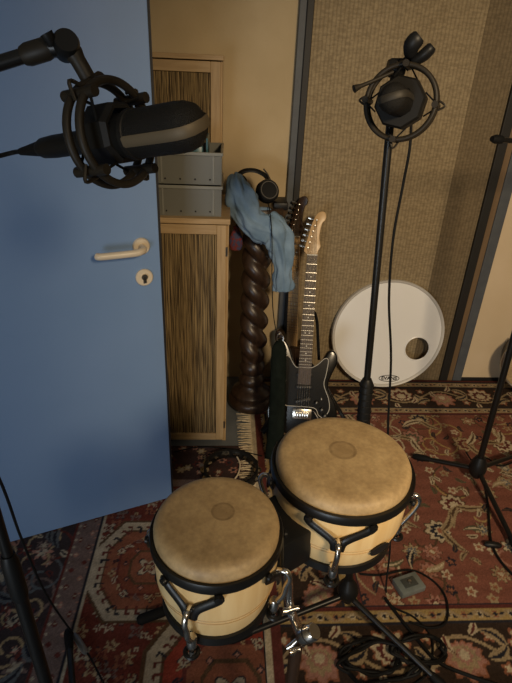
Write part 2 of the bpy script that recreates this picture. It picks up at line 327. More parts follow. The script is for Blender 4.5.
# ------------------------------------------------------------------ rugs: knot colours computed per vertex
class Rug:
    def __init__(s, x0, x1, y0, y1, step, ground):
        s.nx = int((x1 - x0) / step) + 1; s.ny = int((y1 - y0) / step) + 1; s.x0, s.y0, s.st = x0, y0, step
        s.X, s.Y = np.meshgrid(x0 + np.arange(s.nx) * step, y0 + np.arange(s.ny) * step)
        s.c = np.empty((s.ny, s.nx, 3)); s.c[:] = ground; s.x1 = s.X.max(); s.y1 = s.Y.max()
    def win(s, xa, xb, ya, yb):
        i0 = max(0, int((xa - s.x0) / s.st)); i1 = min(s.nx, int((xb - s.x0) / s.st) + 2)
        j0 = max(0, int((ya - s.y0) / s.st)); j1 = min(s.ny, int((yb - s.y0) / s.st) + 2)
        if i1 <= i0 or j1 <= j0: return None
        return (slice(j0, j1), slice(i0, i1))
    def rect(s, xa, xb, ya, yb, col):
        m = (s.X >= xa) & (s.X < xb) & (s.Y >= ya) & (s.Y < yb); s.c[m] = col
    def line(s, pts, wd, col):
        for (ax, ay), (bx_, by) in zip(pts[:-1], pts[1:]):
            w_ = s.win(min(ax, bx_) - wd, max(ax, bx_) + wd, min(ay, by) - wd, max(ay, by) + wd)
            if not w_: continue
            X, Y = s.X[w_], s.Y[w_]; dx, dy = bx_ - ax, by - ay; L2 = dx * dx + dy * dy + 1e-12
            t = np.clip(((X - ax) * dx + (Y - ay) * dy) / L2, 0, 1)
            d = np.hypot(X - ax - t * dx, Y - ay - t * dy); s.c[w_][d < wd / 2] = col
    def poly(s, pts, col):
        P = np.array(pts); w_ = s.win(P[:, 0].min(), P[:, 0].max(), P[:, 1].min(), P[:, 1].max())
        if not w_: return
        X, Y = s.X[w_], s.Y[w_]; ins = np.zeros(X.shape, bool); n = len(P)
        for i in range(n):
            (xa, ya), (xb, yb) = P[i], P[(i + 1) % n]
            if abs(yb - ya) < 1e-9: continue
            c_ = ((ya > Y) != (yb > Y)) & (X < (xb - xa) * (Y - ya) / (yb - ya) + xa); ins ^= c_
        s.c[w_][ins] = col
    def rosette(s, cx, cy, r, n, cols, rot=0.0, depth=.22, sq=1.0):
        w_ = s.win(cx - r * 1.3, cx + r * 1.3, cy - r * 1.3, cy + r * 1.3)
        if not w_: return
        dx, dy = s.X[w_] - cx, (s.Y[w_] - cy) * sq; a = np.arctan2(dy, dx) + rot; d = np.hypot(dx, dy) / r
        pet = 1 - depth + depth * np.cos(n * a)
        for f_, col in cols: s.c[w_][d < pet * f_ + (1 - f_) * .1 * f_] = col
    def leaf(s, cx, cy, a, L, wd, col, vein=None):
        ca, sa = math.cos(a), math.sin(a); w_ = s.win(cx - L, cx + L, cy - L, cy + L)
        if not w_: return
        dx, dy = s.X[w_] - cx, s.Y[w_] - cy; u = (dx * ca + dy * sa) / L; v = (-dx * sa + dy * ca) / wd
        ok = (u > 0) & (u < 1); h_ = np.sqrt(np.clip(u, 0, 1)) * (1 - np.clip(u, 0, 1)) * 1.3
        s.c[w_][ok & (np.abs(v + .4 * np.sin(u * 3)) < h_)] = col
        if vein is not None: s.c[w_][ok & (np.abs(v + .4 * np.sin(u * 3)) < h_ * .3)] = vein
    def palmette(s, cx, cy, a, r, out, mid, core, edge):
        ca, sa = math.cos(a), math.sin(a); w_ = s.win(cx - r * 1.5, cx + r * 1.5, cy - r * 1.5, cy + r * 1.5)
        if not w_: return
        dx, dy = s.X[w_] - cx, s.Y[w_] - cy; u = (dx * ca + dy * sa) / r; v = (-dx * sa + dy * ca) / r
        th = np.arctan2(v, u); d = np.hypot(u, v); b_ = (.72 + .28 * np.cos(th)) * (1 + .12 * np.cos(11 * th))
        for f_, col in ((1.12, edge), (1.0, out), (.72, mid), (.45, out), (.30, core)): s.c[w_][d < b_ * f_] = col
    def scroll(s, cx, cy, r, a0, turns, wd, col, hand=1):
        n_ = int(14 * turns) + 4
        s.line([(cx + r * (1 - .75 * i / n_) * math.cos(a0 + hand * 2 * PI * turns * i / n_), cy + r * (1 - .75 * i / n_) * math.sin(a0 + hand * 2 * PI * turns * i / n_)) for i in range(n_ + 1)], wd, col)
    def build(s, name, z, rnd):
        g = np.random.default_rng(rnd)
        c = s.c * g.uniform(.82, 1.18, (s.ny, s.nx, 1)) * (1 + .10 * np.sin(s.Y * 90 + g.uniform(-1, 1, s.Y.shape)))[..., None] ** 1
        Z = z + .0012 * np.sin(s.X * 9 + 1) * np.sin(s.Y * 7) + g.uniform(-.0005, .0005, s.X.shape)
        V = np.stack([s.X, s.Y, Z], -1).reshape(-1, 3)
        j, i = np.mgrid[0:s.ny - 1, 0:s.nx - 1]; a = (j * s.nx + i).ravel()
        Q = np.stack([a, a + 1, a + s.nx + 1, a + s.nx], 1)
        # bound edge down to the floor
        rim = np.concatenate([np.arange(s.nx), (np.arange(1, s.ny) * s.nx + s.nx - 1), (s.ny - 1) * s.nx + np.arange(s.nx - 2, -1, -1), np.arange(s.ny - 2, 0, -1) * s.nx])
        VB = V[rim].copy(); VB[:, 2] = 0.001; nb = len(V) + np.arange(len(rim)); r2 = np.roll(rim, -1); n2 = np.roll(nb, -1)
        Q = np.concatenate([Q, np.stack([rim, nb, n2, r2], 1)]); V = np.concatenate([V, VB])
        col = np.concatenate([c.reshape(-1, 3), c.reshape(-1, 3)[rim]])
        me = bpy.data.meshes.new(name); me.vertices.add(len(V)); me.vertices.foreach_set('co', V.ravel().astype(np.float32))
        me.loops.add(len(Q) * 4); me.loops.foreach_set('vertex_index', Q.ravel().astype(np.int32))
        me.polygons.add(len(Q)); me.polygons.foreach_set('loop_start', np.arange(len(Q), dtype=np.int32) * 4)
        me.update(calc_edges=True)
        at_ = me.color_attributes.new('weave', 'FLOAT_COLOR', 'POINT'); at_.data.foreach_set('color', np.concatenate([np.clip(col, 0, 1), np.ones((len(col), 1))], 1).ravel().astype(np.float32))
        me.materials.append(MATS['rug_wool']); o = bpy.data.objects.new(name, me); C.objects.link(o); return o

RED = (.19, .072, .050); DRED = (.105, .028, .023); RUST = (.25, .10, .056); CRM = (.46, .38, .26); TAN = (.31, .23, .135); NVY = (.020, .020, .028); BRN = (.085, .05, .028); GRN = (.09, .085, .05); PNK = (.34, .17, .13); MAU = (.15, .105, .095); GLD = (.33, .23, .095); SLT = (.10, .11, .12)

def floral_rug():
    x0, x1, y0, y1 = .135, 2.3, .52, 2.435
    r = Rug(x0, x1, y0, y1, .0045, RED); rn = random.Random(5)
    # scattered field of palmettes, rosettes, scrolls and leaves
    fy0, fy1, fx0 = 1.05, 2.115, .47
    for k in range(70):                                           # vines
        cx, cy = rn.uniform(fx0, x1), rn.uniform(fy0, fy1); r.scroll(cx, cy, rn.uniform(.06, .13), rn.uniform(0, 6.3), rn.uniform(.5, .95), .008, rn.choice((TAN, BRN, GLD, PNK, CRM)), rn.choice((-1, 1)))
    pts = []
    for k in range(3000):
        p = (rn.uniform(fx0, x1), rn.uniform(fy0, fy1)); q = rn.random(); R_ = .062 if q < .2 else (.036 if q < .55 else .022)
        if all(math.hypot(p[0] - a[0], p[1] - a[1]) > (R_ + a[2]) * 1.03 for a in pts): pts.append((*p, R_))
    for cx, cy, R_ in pts:
        a = rn.uniform(0, 6.3)
        if R_ > .05:
            r.palmette(cx, cy, a, R_, rn.choice((CRM, TAN, PNK)), rn.choice((DRED, NVY, GRN)), rn.choice((RUST, CRM)), BRN)
            for q in (-1, 1): r.leaf(cx, cy, a + PI + q * 1.0, R_ * 2.0, R_ * .55, rn.choice((TAN, CRM)), BRN)
        elif R_ > .03:
            r.rosette(cx, cy, R_, rn.choice((6, 8)), ((1.1, BRN), (.95, rn.choice((CRM, TAN, PNK))), (.55, rn.choice((RUST, DRED, SLT))), (.28, CRM)), a)
            if rn.random() < .6: r.leaf(cx, cy, a + 2, R_ * 2.3, R_ * .7, rn.choice((NVY, TAN, GRN)), CRM)
        elif rn.random() < .55: r.rosette(cx, cy, R_, 5, ((1, rn.choice((CRM, TAN, NVY))), (.45, RUST)), a)
        else: r.leaf(cx, cy, a, R_ * 2.4, R_ * .9, rn.choice((CRM, TAN, NVY, GRN)), BRN)
    # borders: guard stripes and a dark main band with big flower heads
    def band(along, lo, hi, q0, q1, ground, big):
        R2 = (lambda a, b, c, d, col: r.rect(a, b, c, d, col)) if along == 'x' else (lambda a, b, c, d, col: r.rect(c, d, a, b, col))
        P = (lambda u, v: (u, v)) if along == 'x' else (lambda u, v: (v, u)); rot = 0 if along == 'x' else PI / 2
        R2(q0, q1, lo, hi, ground); mid = (lo + hi) / 2; hw = (hi - lo) / 2; per = hw * 2.4; n_ = int((q1 - q0) / per) + 1
        r.line([P(q0 + i * .01, mid + hw * .55 * math.sin(i * .01 * PI / per * 1.0)) for i in range(int((q1 - q0) / .01))], .011, TAN)
        for i in range(n_):
            u = q0 + (i + .5) * per; sg = 1 if i % 2 else -1
            if big:
                r.palmette(*P(u, mid), rot + (PI / 2) * sg, hw * .78, CRM if i % 2 else PNK, DRED if i % 2 else TAN, CRM, RUST)
                for q in (-1, 1):
                    r.leaf(*P(u + q * per * .34, mid + sg * hw * .2), rot + (0 if q > 0 else PI) - sg * .6, hw * 1.0, hw * .42, TAN, NVY)
                    r.rosette(*P(u + q * per * .46, mid - sg * hw * .55), hw * .26, 5, ((1, RUST), (.5, CRM)))
                    r.leaf(*P(u + q * per * .2, mid - sg * hw * .6), rot + q * 1.2, hw * .7, hw * .3, CRM, DRED)
            else:
                r.rosette(*P(u, mid), hw * .62, 6, ((1, RUST if i % 2 else CRM), (.5, NVY)))
                r.leaf(*P(u + per * .25, mid), rot + sg * .5, hw * .9, hw * .4, NVY, None)
    def border(along, edge, sgn, q0, q1):
        pos = edge
        for wd, kind in ((.018, DRED), (.012, NVY), (.042, 'g'), (.008, NVY), (.185, 'B'), (.008, NVY), (.044, 'g'), (.012, DRED), (.006, NVY)):
            lo, hi = sorted((pos, pos + sgn * wd)); pos += sgn * wd
            if kind == 'g': band(along, lo, hi, q0, q1, GLD if sgn > 0 else TAN, False)
            elif kind == 'B': band(along, lo, hi, q0, q1, (.035, .022, .016), True)
            else:
                if along == 'x': r.rect(q0, q1, lo, hi, kind)
                else: r.rect(lo, hi, q0, q1, kind)
    border('y', x0, 1, y0, y1)
    border('x', y1, -1, x0 + .05, x1); border('x', y0 + .02 + .18, 1, x0 + .05, x1)
    r.rect(x0, x0 + .022, y0, y1, CRM); r.rect(x0 + .022, x0 + .05, y0, y1, DRED)
    return r.build('persian_rug', .010, 3)
floral = floral_rug(); tag(floral, 'red floral oriental rug with cream and black flower border under the microphone stands', 'rug')

def geometric_rug():
    x0, x1, y0, y1 = -1.12, .132, .50, 1.86
    r = Rug(x0, x1, y0, y1, .0045, DRED); rn = random.Random(11); CRM = (.36, .31, .235); RUST = (.20, .075, .045)
    # left main border: dark ground with blossoms
    r.rect(x0, -.545, y0, y1, (.040, .030, .032))
    for k in range(150):
        r.scroll(rn.uniform(x0, -.58), rn.uniform(y0, y1), rn.uniform(.04, .09), rn.uniform(0, 6.3), rn.uniform(.5, 1.1), .009, rn.choice((SLT, MAU, TAN, DRED)), rn.choice((-1, 1)))
    for k in range(330):
        cx, cy = rn.uniform(x0, -.57), rn.uniform(y0, y1); R_ = rn.choice((.014, .02, .028, .04)); a = rn.uniform(0, 6.3)
        if rn.random() < .55: r.rosette(cx, cy, R_, rn.choice((5, 6)), ((1.05, NVY), (.95, rn.choice((PNK, MAU, DRED, SLT))), (.55, rn.choice((DRED, CRM))), (.25, CRM)), a, .3)
        else: r.leaf(cx, cy, a, R_ * 2.2, R_ * .9, rn.choice((CRM, SLT, PNK, DRED)), NVY)
    # guard stripe
    r.rect(-.548, -.537, y0, y1, DRED); r.rect(-.537, -.455, y0, y1, MAU); r.rect(-.462, -.452, y0, y1, NVY)
    y = y0; i = 0
    while y < y1:
        r.rosette(-.497 + (.018 if i % 2 else -.018), y, .011, 4, ((1, DRED if i % 3 else PNK), (.4, CRM)))
        r.rosette(-.531, y, .006, 4, ((1, CRM),)); r.rosette(-.465, y + .01, .005, 4, ((1, PNK),)); y += .032; i += 1
    # back cross border strip
    r.rect(-.45, x1, 1.60, 1.64, MAU); r.rect(-.45, x1, 1.64, y1, (.05, .03, .03))
    for k in range(46):
        r.rosette(rn.uniform(-.45, x1), rn.uniform(1.66, y1), rn.choice((.014, .022)), 6, ((1, rn.choice((DRED, TAN, PNK))), (.5, rn.choice((CRM, NVY)))))
    # field: linked stepped medallions edged in cream latch hooks
    def ring(cx, cy, sc, out, fill, core):
        base = [(-.6, -1), (.6, -1), (1, -.45), (1, .45), (.6, 1), (-.6, 1), (-1, .45), (-1, -.45)]
        def P(f_, step=0): return [(cx + sc * x_ * f_, cy + sc * y_ * f_ * 1.05) for x_, y_ in base]
        r.poly(P(1.30), BRN); r.poly(P(1.24), out)
        n_ = 44; pb = P(1.10) + [P(1.10)[0]]; seg = []
        for a, b_ in zip(pb[:-1], pb[1:]):
            L_ = math.hypot(b_[0] - a[0], b_[1] - a[1]); m_ = max(1, int(L_ / .030))
            for q in range(m_):
                t = (q + .5) / m_; seg.append((a[0] + (b_[0] - a[0]) * t, a[1] + (b_[1] - a[1]) * t, math.atan2(b_[1] - a[1], b_[0] - a[0])))
        r.poly(P(1.02), BRN); r.poly(P(.97), fill)
        for q, (sx, sy, a) in enumerate(seg):
            nx_, ny_ = math.cos(a - PI / 2), math.sin(a - PI / 2)
            r.line([(sx - nx_ * .024, sy - ny_ * .024), (sx, sy), (sx + .011 * math.cos(a), sy + .011 * math.sin(a))], .008, DRED if q % 3 else NVY)
        r.poly(P(.70), DRED); r.poly(P(.64), core); r.poly(P(.44), BRN); r.poly(P(.38), RUST)
        r.rosette(cx, cy, sc * .26, 4, ((1.15, NVY), (1, CRM), (.6, DRED), (.3, TAN)), .78, .3)
        for q in range(20):
            a = q * PI / 10; r.leaf(cx + sc * .72 * math.cos(a), cy + sc * .72 * math.sin(a), a + 1.2, sc * .24, sc * .09, (TAN, NVY, MAU, CRM)[q % 4], DRED)
        for q in range(8):
            a = q * PI / 4 + .2; r.rosette(cx + sc * .82 * math.cos(a), cy + sc * .82 * math.sin(a), sc * .09, 4, ((1.2, NVY), (1, CRM if q % 2 else TAN), (.45, DRED)))
            r.rosette(cx + sc * .54 * math.cos(a + .4), cy + sc * .54 * math.sin(a + .4), sc * .07, 4, ((1, NVY), (.5, PNK)))
    r.poly([(-.45, .5), (x1, .5), (x1, 1.6), (-.45, 1.6)], (.12, .03, .022))
    for k in range(420):
        r.rosette(rn.uniform(-.44, x1), rn.uniform(.5, 1.58), rn.choice((.009, .014, .02, .026)), rn.choice((4, 6)), ((1.1, NVY), (1, rn.choice((CRM, TAN, RUST, MAU))), (.45, DRED)), .78, .3)
    ring(-.255, 1.215, .15, CRM, RUST, (.16, .05, .03))
    ring(.03, .80, .20, CRM, (.22, .04, .025), RUST); ring(-.43, .62, .10, CRM, GRN, RUST); ring(.05, 1.36, .13, CRM, RUST, DRED)
    r.line([(-.448, .5), (-.448, 1.6)], .01, CRM)
    return r.build('tribal_rug', .008, 9)
o = geometric_rug(); tag(o, 'dark red geometric rug with cream-edged medallions in front of the blue door', 'rug')

# cream fringe at the end of the red floral rug, beside the pedestal
b = bmesh.new(); rn = random.Random(3)
for i in range(150):
    y = 1.50 + i * .0058; x = .137; L_ = rn.uniform(.045, .075); dy = rn.uniform(-.012, .012)
    tube(b, [(x + .002, y, .009), (x - L_ * .5, y + dy * .5, .011), (x - L_, y + dy, .0095)], [.0022, .0018, .0012], 4)
f_ = obj('fringe', b, 'fringe', floral); f_['kind'] = 'stuff'; f_['label'] = 'cream cotton fringe'

# ------------------------------------------------------------------ cabinets on the left
cx1 = 0.012; cx0 = -0.44; cyf = 1.885; cyb = 2.30; ctop = 1.055
cab = thing('reed_cabinet', 'tall pine cabinet with a dark reed door standing on the floor behind the blue door', 'cabinet', (0, 0, 0))
obj('side_panel', box((cx1 - .018, cyf + .022, .0), (cx1, cyb, ctop - .02), .002), 'pine', cab, False)
obj('side_panel', box((cx0, cyf + .022, .0), (cx0 + .018, cyb, ctop - .02), .002), 'pine', cab, False)
obj('back_panel', box((cx0 + .018, cyb - .008, .03), (cx1 - .018, cyb, ctop - .02)), 'pine', cab, False)
obj('top_board', box((cx0 - .004, cyf - .004, ctop - .02), (cx1 + .004, cyb, ctop), .002), 'pine_h', cab, False)
obj('bottom_board', box((cx0 + .018, cyf + .022, .03), (cx1 - .018, cyb - .008, .05)), 'pine_h', cab, False)
def reed_door(parent, x0, x1, z0, z1, y, stw, rn_, hinge=True):
    d = obj('door', box((x0 + stw * .8, y + .012, z0 + stw * .8), (x1 - stw * .8, y + .018, z1 - stw * .8)), 'dark_inside', parent, False)
    obj('stile', box((x0, y, z0), (x0 + stw, y + .02, z1), .002), 'pine', d, False)
    obj('stile', box((x1 - stw, y, z0), (x1, y + .02, z1), .002), 'pine', d, False)
    obj('rail', box((x0 + stw, y, z1 - stw), (x1 - stw, y + .02, z1), .002), 'pine_h', d, False)
    obj('rail', box((x0 + stw, y, z0), (x1 - stw, y + .02, z0 + stw), .002), 'pine_h', d, False)
    b = bmesh.new(); rn = random.Random(rn_); x = x0 + stw + .002
    while x < x1 - stw - .002:
        r_ = rn.uniform(.0017, .0034); yy = y + .007 + rn.uniform(-.003, .003)
        za = z0 + stw + .002; zb = z1 - stw - .002
        pts = [(x + rn.uniform(-.0015, .0015), yy + rn.uniform(-.001, .001), za + (zb - za) * q / 7) for q in range(8)]
        tube(b, pts, [r_ * rn.uniform(.75, 1.15) for q in range(8)], 5); x += r_ * rn.uniform(1.2, 1.9)
    rd = obj('reed_infill', b, 'reed', d); rd['kind'] = 'stuff'; rd['label'] = 'vertical dark brown and straw reeds'
    if hinge:
        for zz in (z0 + .09, z1 - .10):
            obj('hinge', tube(bmesh.new(), [(x1 + .002, y - .002, zz - .018), (x1 + .002, y - .002, zz + .018)], .004, 8), 'steel', d)
    return d
reed_door(cab, cx0 + .002, cx1 - .010, .022, ctop - .024, cyf, .036, 4)
uy = 2.20; ux1 = -0.02; ux0 = -.42
cab2 = thing('reed_cabinet', 'smaller pine cabinet with reed door on the back of the tall cabinet against cream wall', 'cabinet', (0, 0, 0))
utop = 1.588
obj('side_panel', box((ux1 - .016, uy + .02, ctop), (ux1, WY - .02, utop - .018), .002), 'pine', cab2, False)
obj('side_panel', box((ux0, uy + .02, ctop), (ux0 + .016, WY - .02, utop - .018), .002), 'pine', cab2, False)
obj('top_board', box((ux0 - .004, uy - .002, utop - .018), (ux1 + .004, WY - .02, utop), .002), 'pine_h', cab2, False)
obj('back_panel', box((ux0 + .016, WY - .028, ctop), (ux1 - .016, WY - .02, utop - .018)), 'pine', cab2, False)
reed_door(cab2, ux0 + .002, ux1 - .008, ctop + .004, utop - .022, uy, .038, 8, False)

# plastic drawers stacked on the tall cabinet
def drawer(z0, label, h_=.112):
    x0, x1, y0, y1 = -.262, -.018, 1.915, 2.17
    t = thing('storage_drawer', label, 'storage box', (x0, y0, z0), group='stacked grey plastic boxes')
    X, Y = x1 - x0, y1 - y0; wt = .004
    b = bmesh.new(); bx(b, (0, 0, 0), (X, Y, wt)); bx(b, (0, 0, wt), (wt, Y, h_)); bx(b, (X - wt, 0, wt), (X, Y, h_)); bx(b, (wt, Y - wt, wt), (X - wt, Y, h_))
    obj('tray', b, 'grey_plastic', t, False)
    obj('front', box((wt, 0, wt), (X - wt, wt, h_ - .006)), 'grey_plastic', t, False)
    b = bmesh.new(); bx(b, (-.004, -.007, h_ - .012), (X + .004, 0, h_), .002); bx(b, (-.004, Y, h_ - .012), (X + .004, Y + .004, h_)); bx(b, (-.005, -.002, h_ - .012), (0, Y, h_)); bx(b, (X, -.002, h_ - .012), (X + .005, Y, h_))
    obj('rim', b, 'grey_plastic_rim', t, False)
    for q in range(4):
        obj('rivet', lathe(bmesh.new(), [(0, 0), (.0035, 0), (.003, .002), (0, .003)], 10, Matrix.Translation((X * (.17 + .22 * q), 0, .018)) @ Matrix.Rotation(PI / 2, 4, 'X')), 'hole_dark', t)
    for q in (0.03, X - .03):
        obj('rib', box((q - .003, -.003, .006), (q + .003, 0, h_ - .012)), 'grey_plastic_rim', t, False)
    return t
drawer(ctop, 'lower grey plastic box of the pair on the tall pine cabinet')
drawer(ctop + .116, 'upper open grey plastic box holding teal and dark oddments')
o = obj('plastic_folder', box((-.075, 1.95, ctop + .122), (-.068, 2.12, ctop + .27), .002), 'teal_plastic', smooth=False); tag(o, 'dark teal upright folder standing in the upper grey plastic box', 'folder')
o.rotation_euler = (0, 0, 0)
rn = random.Random(2)
b = bmesh.new(); tube(b, smooth_path([(-.20, 1.98, ctop + .215), (-.17, 2.04, ctop + .238), (-.13, 1.99, ctop + .236), (-.10, 2.05, ctop + .228), (-.14, 2.08, ctop + .215)], 5), .007, 8)
o = obj('cable_bundle', b, 'black_rubber'); tag(o, 'short dark cable lying in the upper grey plastic box', 'cable')
b = bmesh.new(); bx(b, (-.13, 1.93, ctop + .12), (-.085, 1.975, ctop + .245), .006); lathe(b, [(0, .245), (.012, .245), (.012, .262), (.004, .268), (0, .268)], 14, Matrix.Translation((-.108, 1.952, ctop)))
o = obj('small_bottle', b, 'teal_plastic'); tag(o, 'small dark teal bottle standing in the upper grey plastic box', 'bottle')

# ------------------------------------------------------------------ twisted pedestal
pc = Vector((0.140, 2.205, 0.011)); ptop = 1.03
ped = thing('twisted_pedestal', 'dark carved wooden pedestal with a barley-twist shaft and round base', 'pedestal', pc)
obj('base', lathe(bmesh.new(), [(0, 0), (.108, 0), (.114, .008), (.114, .034), (.108, .046), (.096, .052), (.098, .062), (.099, .075), (.088, .090), (.072, .098), (.060, .110), (.056, .122), (.062, .135), (.066, .150), (.060, .166), (.048, .176), (.044, .182), (0, .182)], 40), 'dark_wood', ped)
obj('knop', lathe(bmesh.new(), [(0, .182), (.044, .182), (.058, .196), (.064, .216), (.062, .236), (.050, .254), (.042, .262), (0, .262)], 36), 'dark_wood', ped)
b = bmesh.new(); rings = []; nz_, ns_ = 110, 36; z0, z1 = .262, .93
for i in range(nz_ + 1):
    t = i / nz_; z = z0 + (z1 - z0) * t; tw = t * 2 * PI * 3.2; env = min(1, t * 12, (1 - t) * 12)
    rings.append([b.verts.new(((.054 + .015 * env * (abs(math.cos((k * 2 * PI / ns_ + tw))) ** .8 * 2 - 1)) * math.cos(k * 2 * PI / ns_), (.054 + .015 * env * (abs(math.cos((k * 2 * PI / ns_ + tw))) ** .8 * 2 - 1)) * math.sin(k * 2 * PI / ns_), z)) for k in range(ns_)])
for A, B in zip(rings[:-1], rings[1:]):
    for k_ in range(ns_): b.faces.new((A[k_], A[(k_ + 1) % ns_], B[(k_ + 1) % ns_], B[k_]))
b.faces.new(rings[0][::-1]); b.faces.new(rings[-1])
obj('twisted_shaft', b, 'dark_wood', ped, angle=70)
obj('capital', lathe(bmesh.new(), [(0, .93), (.050, .93), (.058, .945), (.050, .960), (.060, .975), (.085, .990), (0, .990)], 36), 'dark_wood', ped)
obj('top_plate', lathe(bmesh.new(), [(0, .990), (.118, .990), (.125, .998), (.125, 1.018), (.118, ptop), (0, ptop)], 44), 'dark_wood', ped)

# headphones lying on the pedestal
hpn = thing('headphones', 'black closed-back headphones resting on top of the twisted pedestal', 'headphones', (pc.x - .030, pc.y - .02, ptop + .016)); hpn.scale = (1.12, 1.12, 1.12)
def cup(M, parent):
    c_ = obj('ear_cup', lathe(bmesh.new(), [(0, .0), (.030, .0), (.040, .006), (.042, .018), (.036, .026), (0, .027)], 28, M), 'black_plastic', parent)
    torus(bm := bmesh.new(), .032, .011, 28, 8, M @ Matrix.Translation((0, 0, -.004))); obj('ear_pad', bm, 'black_soft', c_)
    bm = bmesh.new(); torus(bm, .031, .0022, 28, 6, M @ Matrix.Translation((0, 0, .0255))); obj('ring', bm, 'steel', c_)
cup(Matrix.Translation((.052, -.01, .046)) @ Matrix.Rotation(math.radians(62), 4, 'X') @ Matrix.Rotation(math.radians(15), 4, 'Y'), hpn)
cup(Matrix.Translation((-.052, .03, .055)) @ Matrix.Rotation(math.radians(-70), 4, 'Y') @ Matrix.Rotation(math.radians(20), 4, 'X'), hpn)
arc = [(.055, -.005, .06), (.055, .035, .088), (.015, .055, .108), (-.03, .05, .108), (-.058, .035, .088), (-.055, .03, .06)]
obj('headband', tube(bmesh.new(), smooth_path(arc, 7), .010, 8, flat=.45), 'black_plastic', hpn)
obj('slider', tube(bmesh.new(), smooth_path([(.062, -.008, .048), (.06, .025, .092), (.04, .045, .118)], 5), .003, 6), 'steel', hpn)

# dark tray-like box beside the headphones
o = obj('small_black_case', box((pc.x + .056, pc.y - .07, ptop), (pc.x + .118, pc.y + .05, ptop + .032), .006), 'black_plastic'); tag(o, 'small flat black case on the pedestal beside the headphones', 'case')

# blue cloth slung over the pedestal
def cloth():
    path = [((235, 176), 2.16, .020, .016), ((237, 188), 2.11, .040, .030), ((243, 203), 2.085, .048, .034), ((250, 217), 2.08, .046, .032), ((262, 226), 2.08, .052, .030), ((274, 232), 2.09, .056, .028), ((281, 247), 2.10, .042, .024), ((283, 265), 2.105, .034, .020), ((283, 280), 2.11, .034, .016), ((283, 291), 2.115, .034, .010)]
    c_ = smooth_path([at(*p[0], p[1]) for p in path], 7); rw = smooth_path([(p[2], p[3], 0) for p in path], 7)
    b = bmesh.new(); rings = []; ns = 44; rn = random.Random(6); ph = [rn.uniform(0, 6) for q in range(6)]
    for i, p in enumerate(c_):
        t = (c_[min(i + 1, len(c_) - 1)] - c_[max(i - 1, 0)]).normalized(); vw = Vector((0, -1, .25)); vw = (vw - t * vw.dot(t)).normalized(); sd = t.cross(vw); ring = []; s_ = i / len(c_)
        for k_ in range(ns):
            a = k_ * 2 * PI / ns
            w_ = 1.16 + .15 * math.sin(6 * a + 22 * s_ + ph[4]) * math.sin(31 * s_ + ph[5]) + .07 * math.sin(13 * a - 9 * s_) + .13 * math.sin(5 * a + 3 * s_ * 4 + ph[0]) + .09 * math.sin(9 * a - 7 * s_ + ph[1]) + .10 * math.sin(2 * a + 26 * s_ + ph[2]) + .06 * math.sin(3 * a - 44 * s_ + ph[3])
            ring.append(b.verts.new(p + sd * (math.cos(a) * rw[i].x * w_) + vw * (math.sin(a) * rw[i].y * w_)))
        rings.append(ring)
    for A, B in zip(rings[:-1], rings[1:]):
        for k_ in range(ns): b.faces.new((A[k_], A[(k_ + 1) % ns], B[(k_ + 1) % ns], B[k_]))
    for R_, fl_ in ((rings[0], True), (rings[-1], False)):
        c0 = b.verts.new(sum((v.co for v in R_), Vector()) / ns)
        for k_ in range(ns): b.faces.new((R_[k_], R_[(k_ + 1) % ns], c0))
    bmesh.ops.recalc_face_normals(b, faces=b.faces); return b
o = obj('draped_cloth', cloth(), 'blue_cloth', angle=180); tag(o, 'crumpled blue cloth slung over the pedestal top and hanging down its front', 'cloth')

# little printed pouch hanging at the pedestal's side
b = bmesh.new(); p = at(236, 238, 2.17)
lathe(b, [(0, -.055), (.022, -.052), (.030, -.03), (.028, .0), (.018, .028), (.010, .04), (.014, .052), (0, .054)], 20, Matrix.Translation(p) @ Matrix.Diagonal((1, .6, 1, 1)))
t = obj('cloth_pouch', b, 'red_print'); tag(t, 'small dark red and blue printed pouch hanging beside the pedestal', 'pouch')
obj('cord', tube(bmesh.new(), smooth_path([p + Vector((0, 0, .05)), p + Vector((.004, .002, .09)), Vector((pc.x - .085, pc.y - .06, 1.02)), Vector((pc.x - .07, pc.y - .03, 1.035))], 5), .0022, 6), 'black_soft', t)

# headphone lead
lead = [Vector((hpn.location.x + .06, hpn.location.y - .035, ptop + .03)), at(269, 207, 2.085), at(271, 222, 2.04), at(272, 245, 2.045), at(272, 280, 2.03), at(273, 310, 2.00), at(276, 330, 1.98), at(279, 338, 1.972)]
o = obj('headphone_cable', tube(bmesh.new(), smooth_path(lead, 6), .0022, 6), 'black_rubber'); tag(o, 'thin black lead hanging from the headphones down past the blue cloth', 'cable')

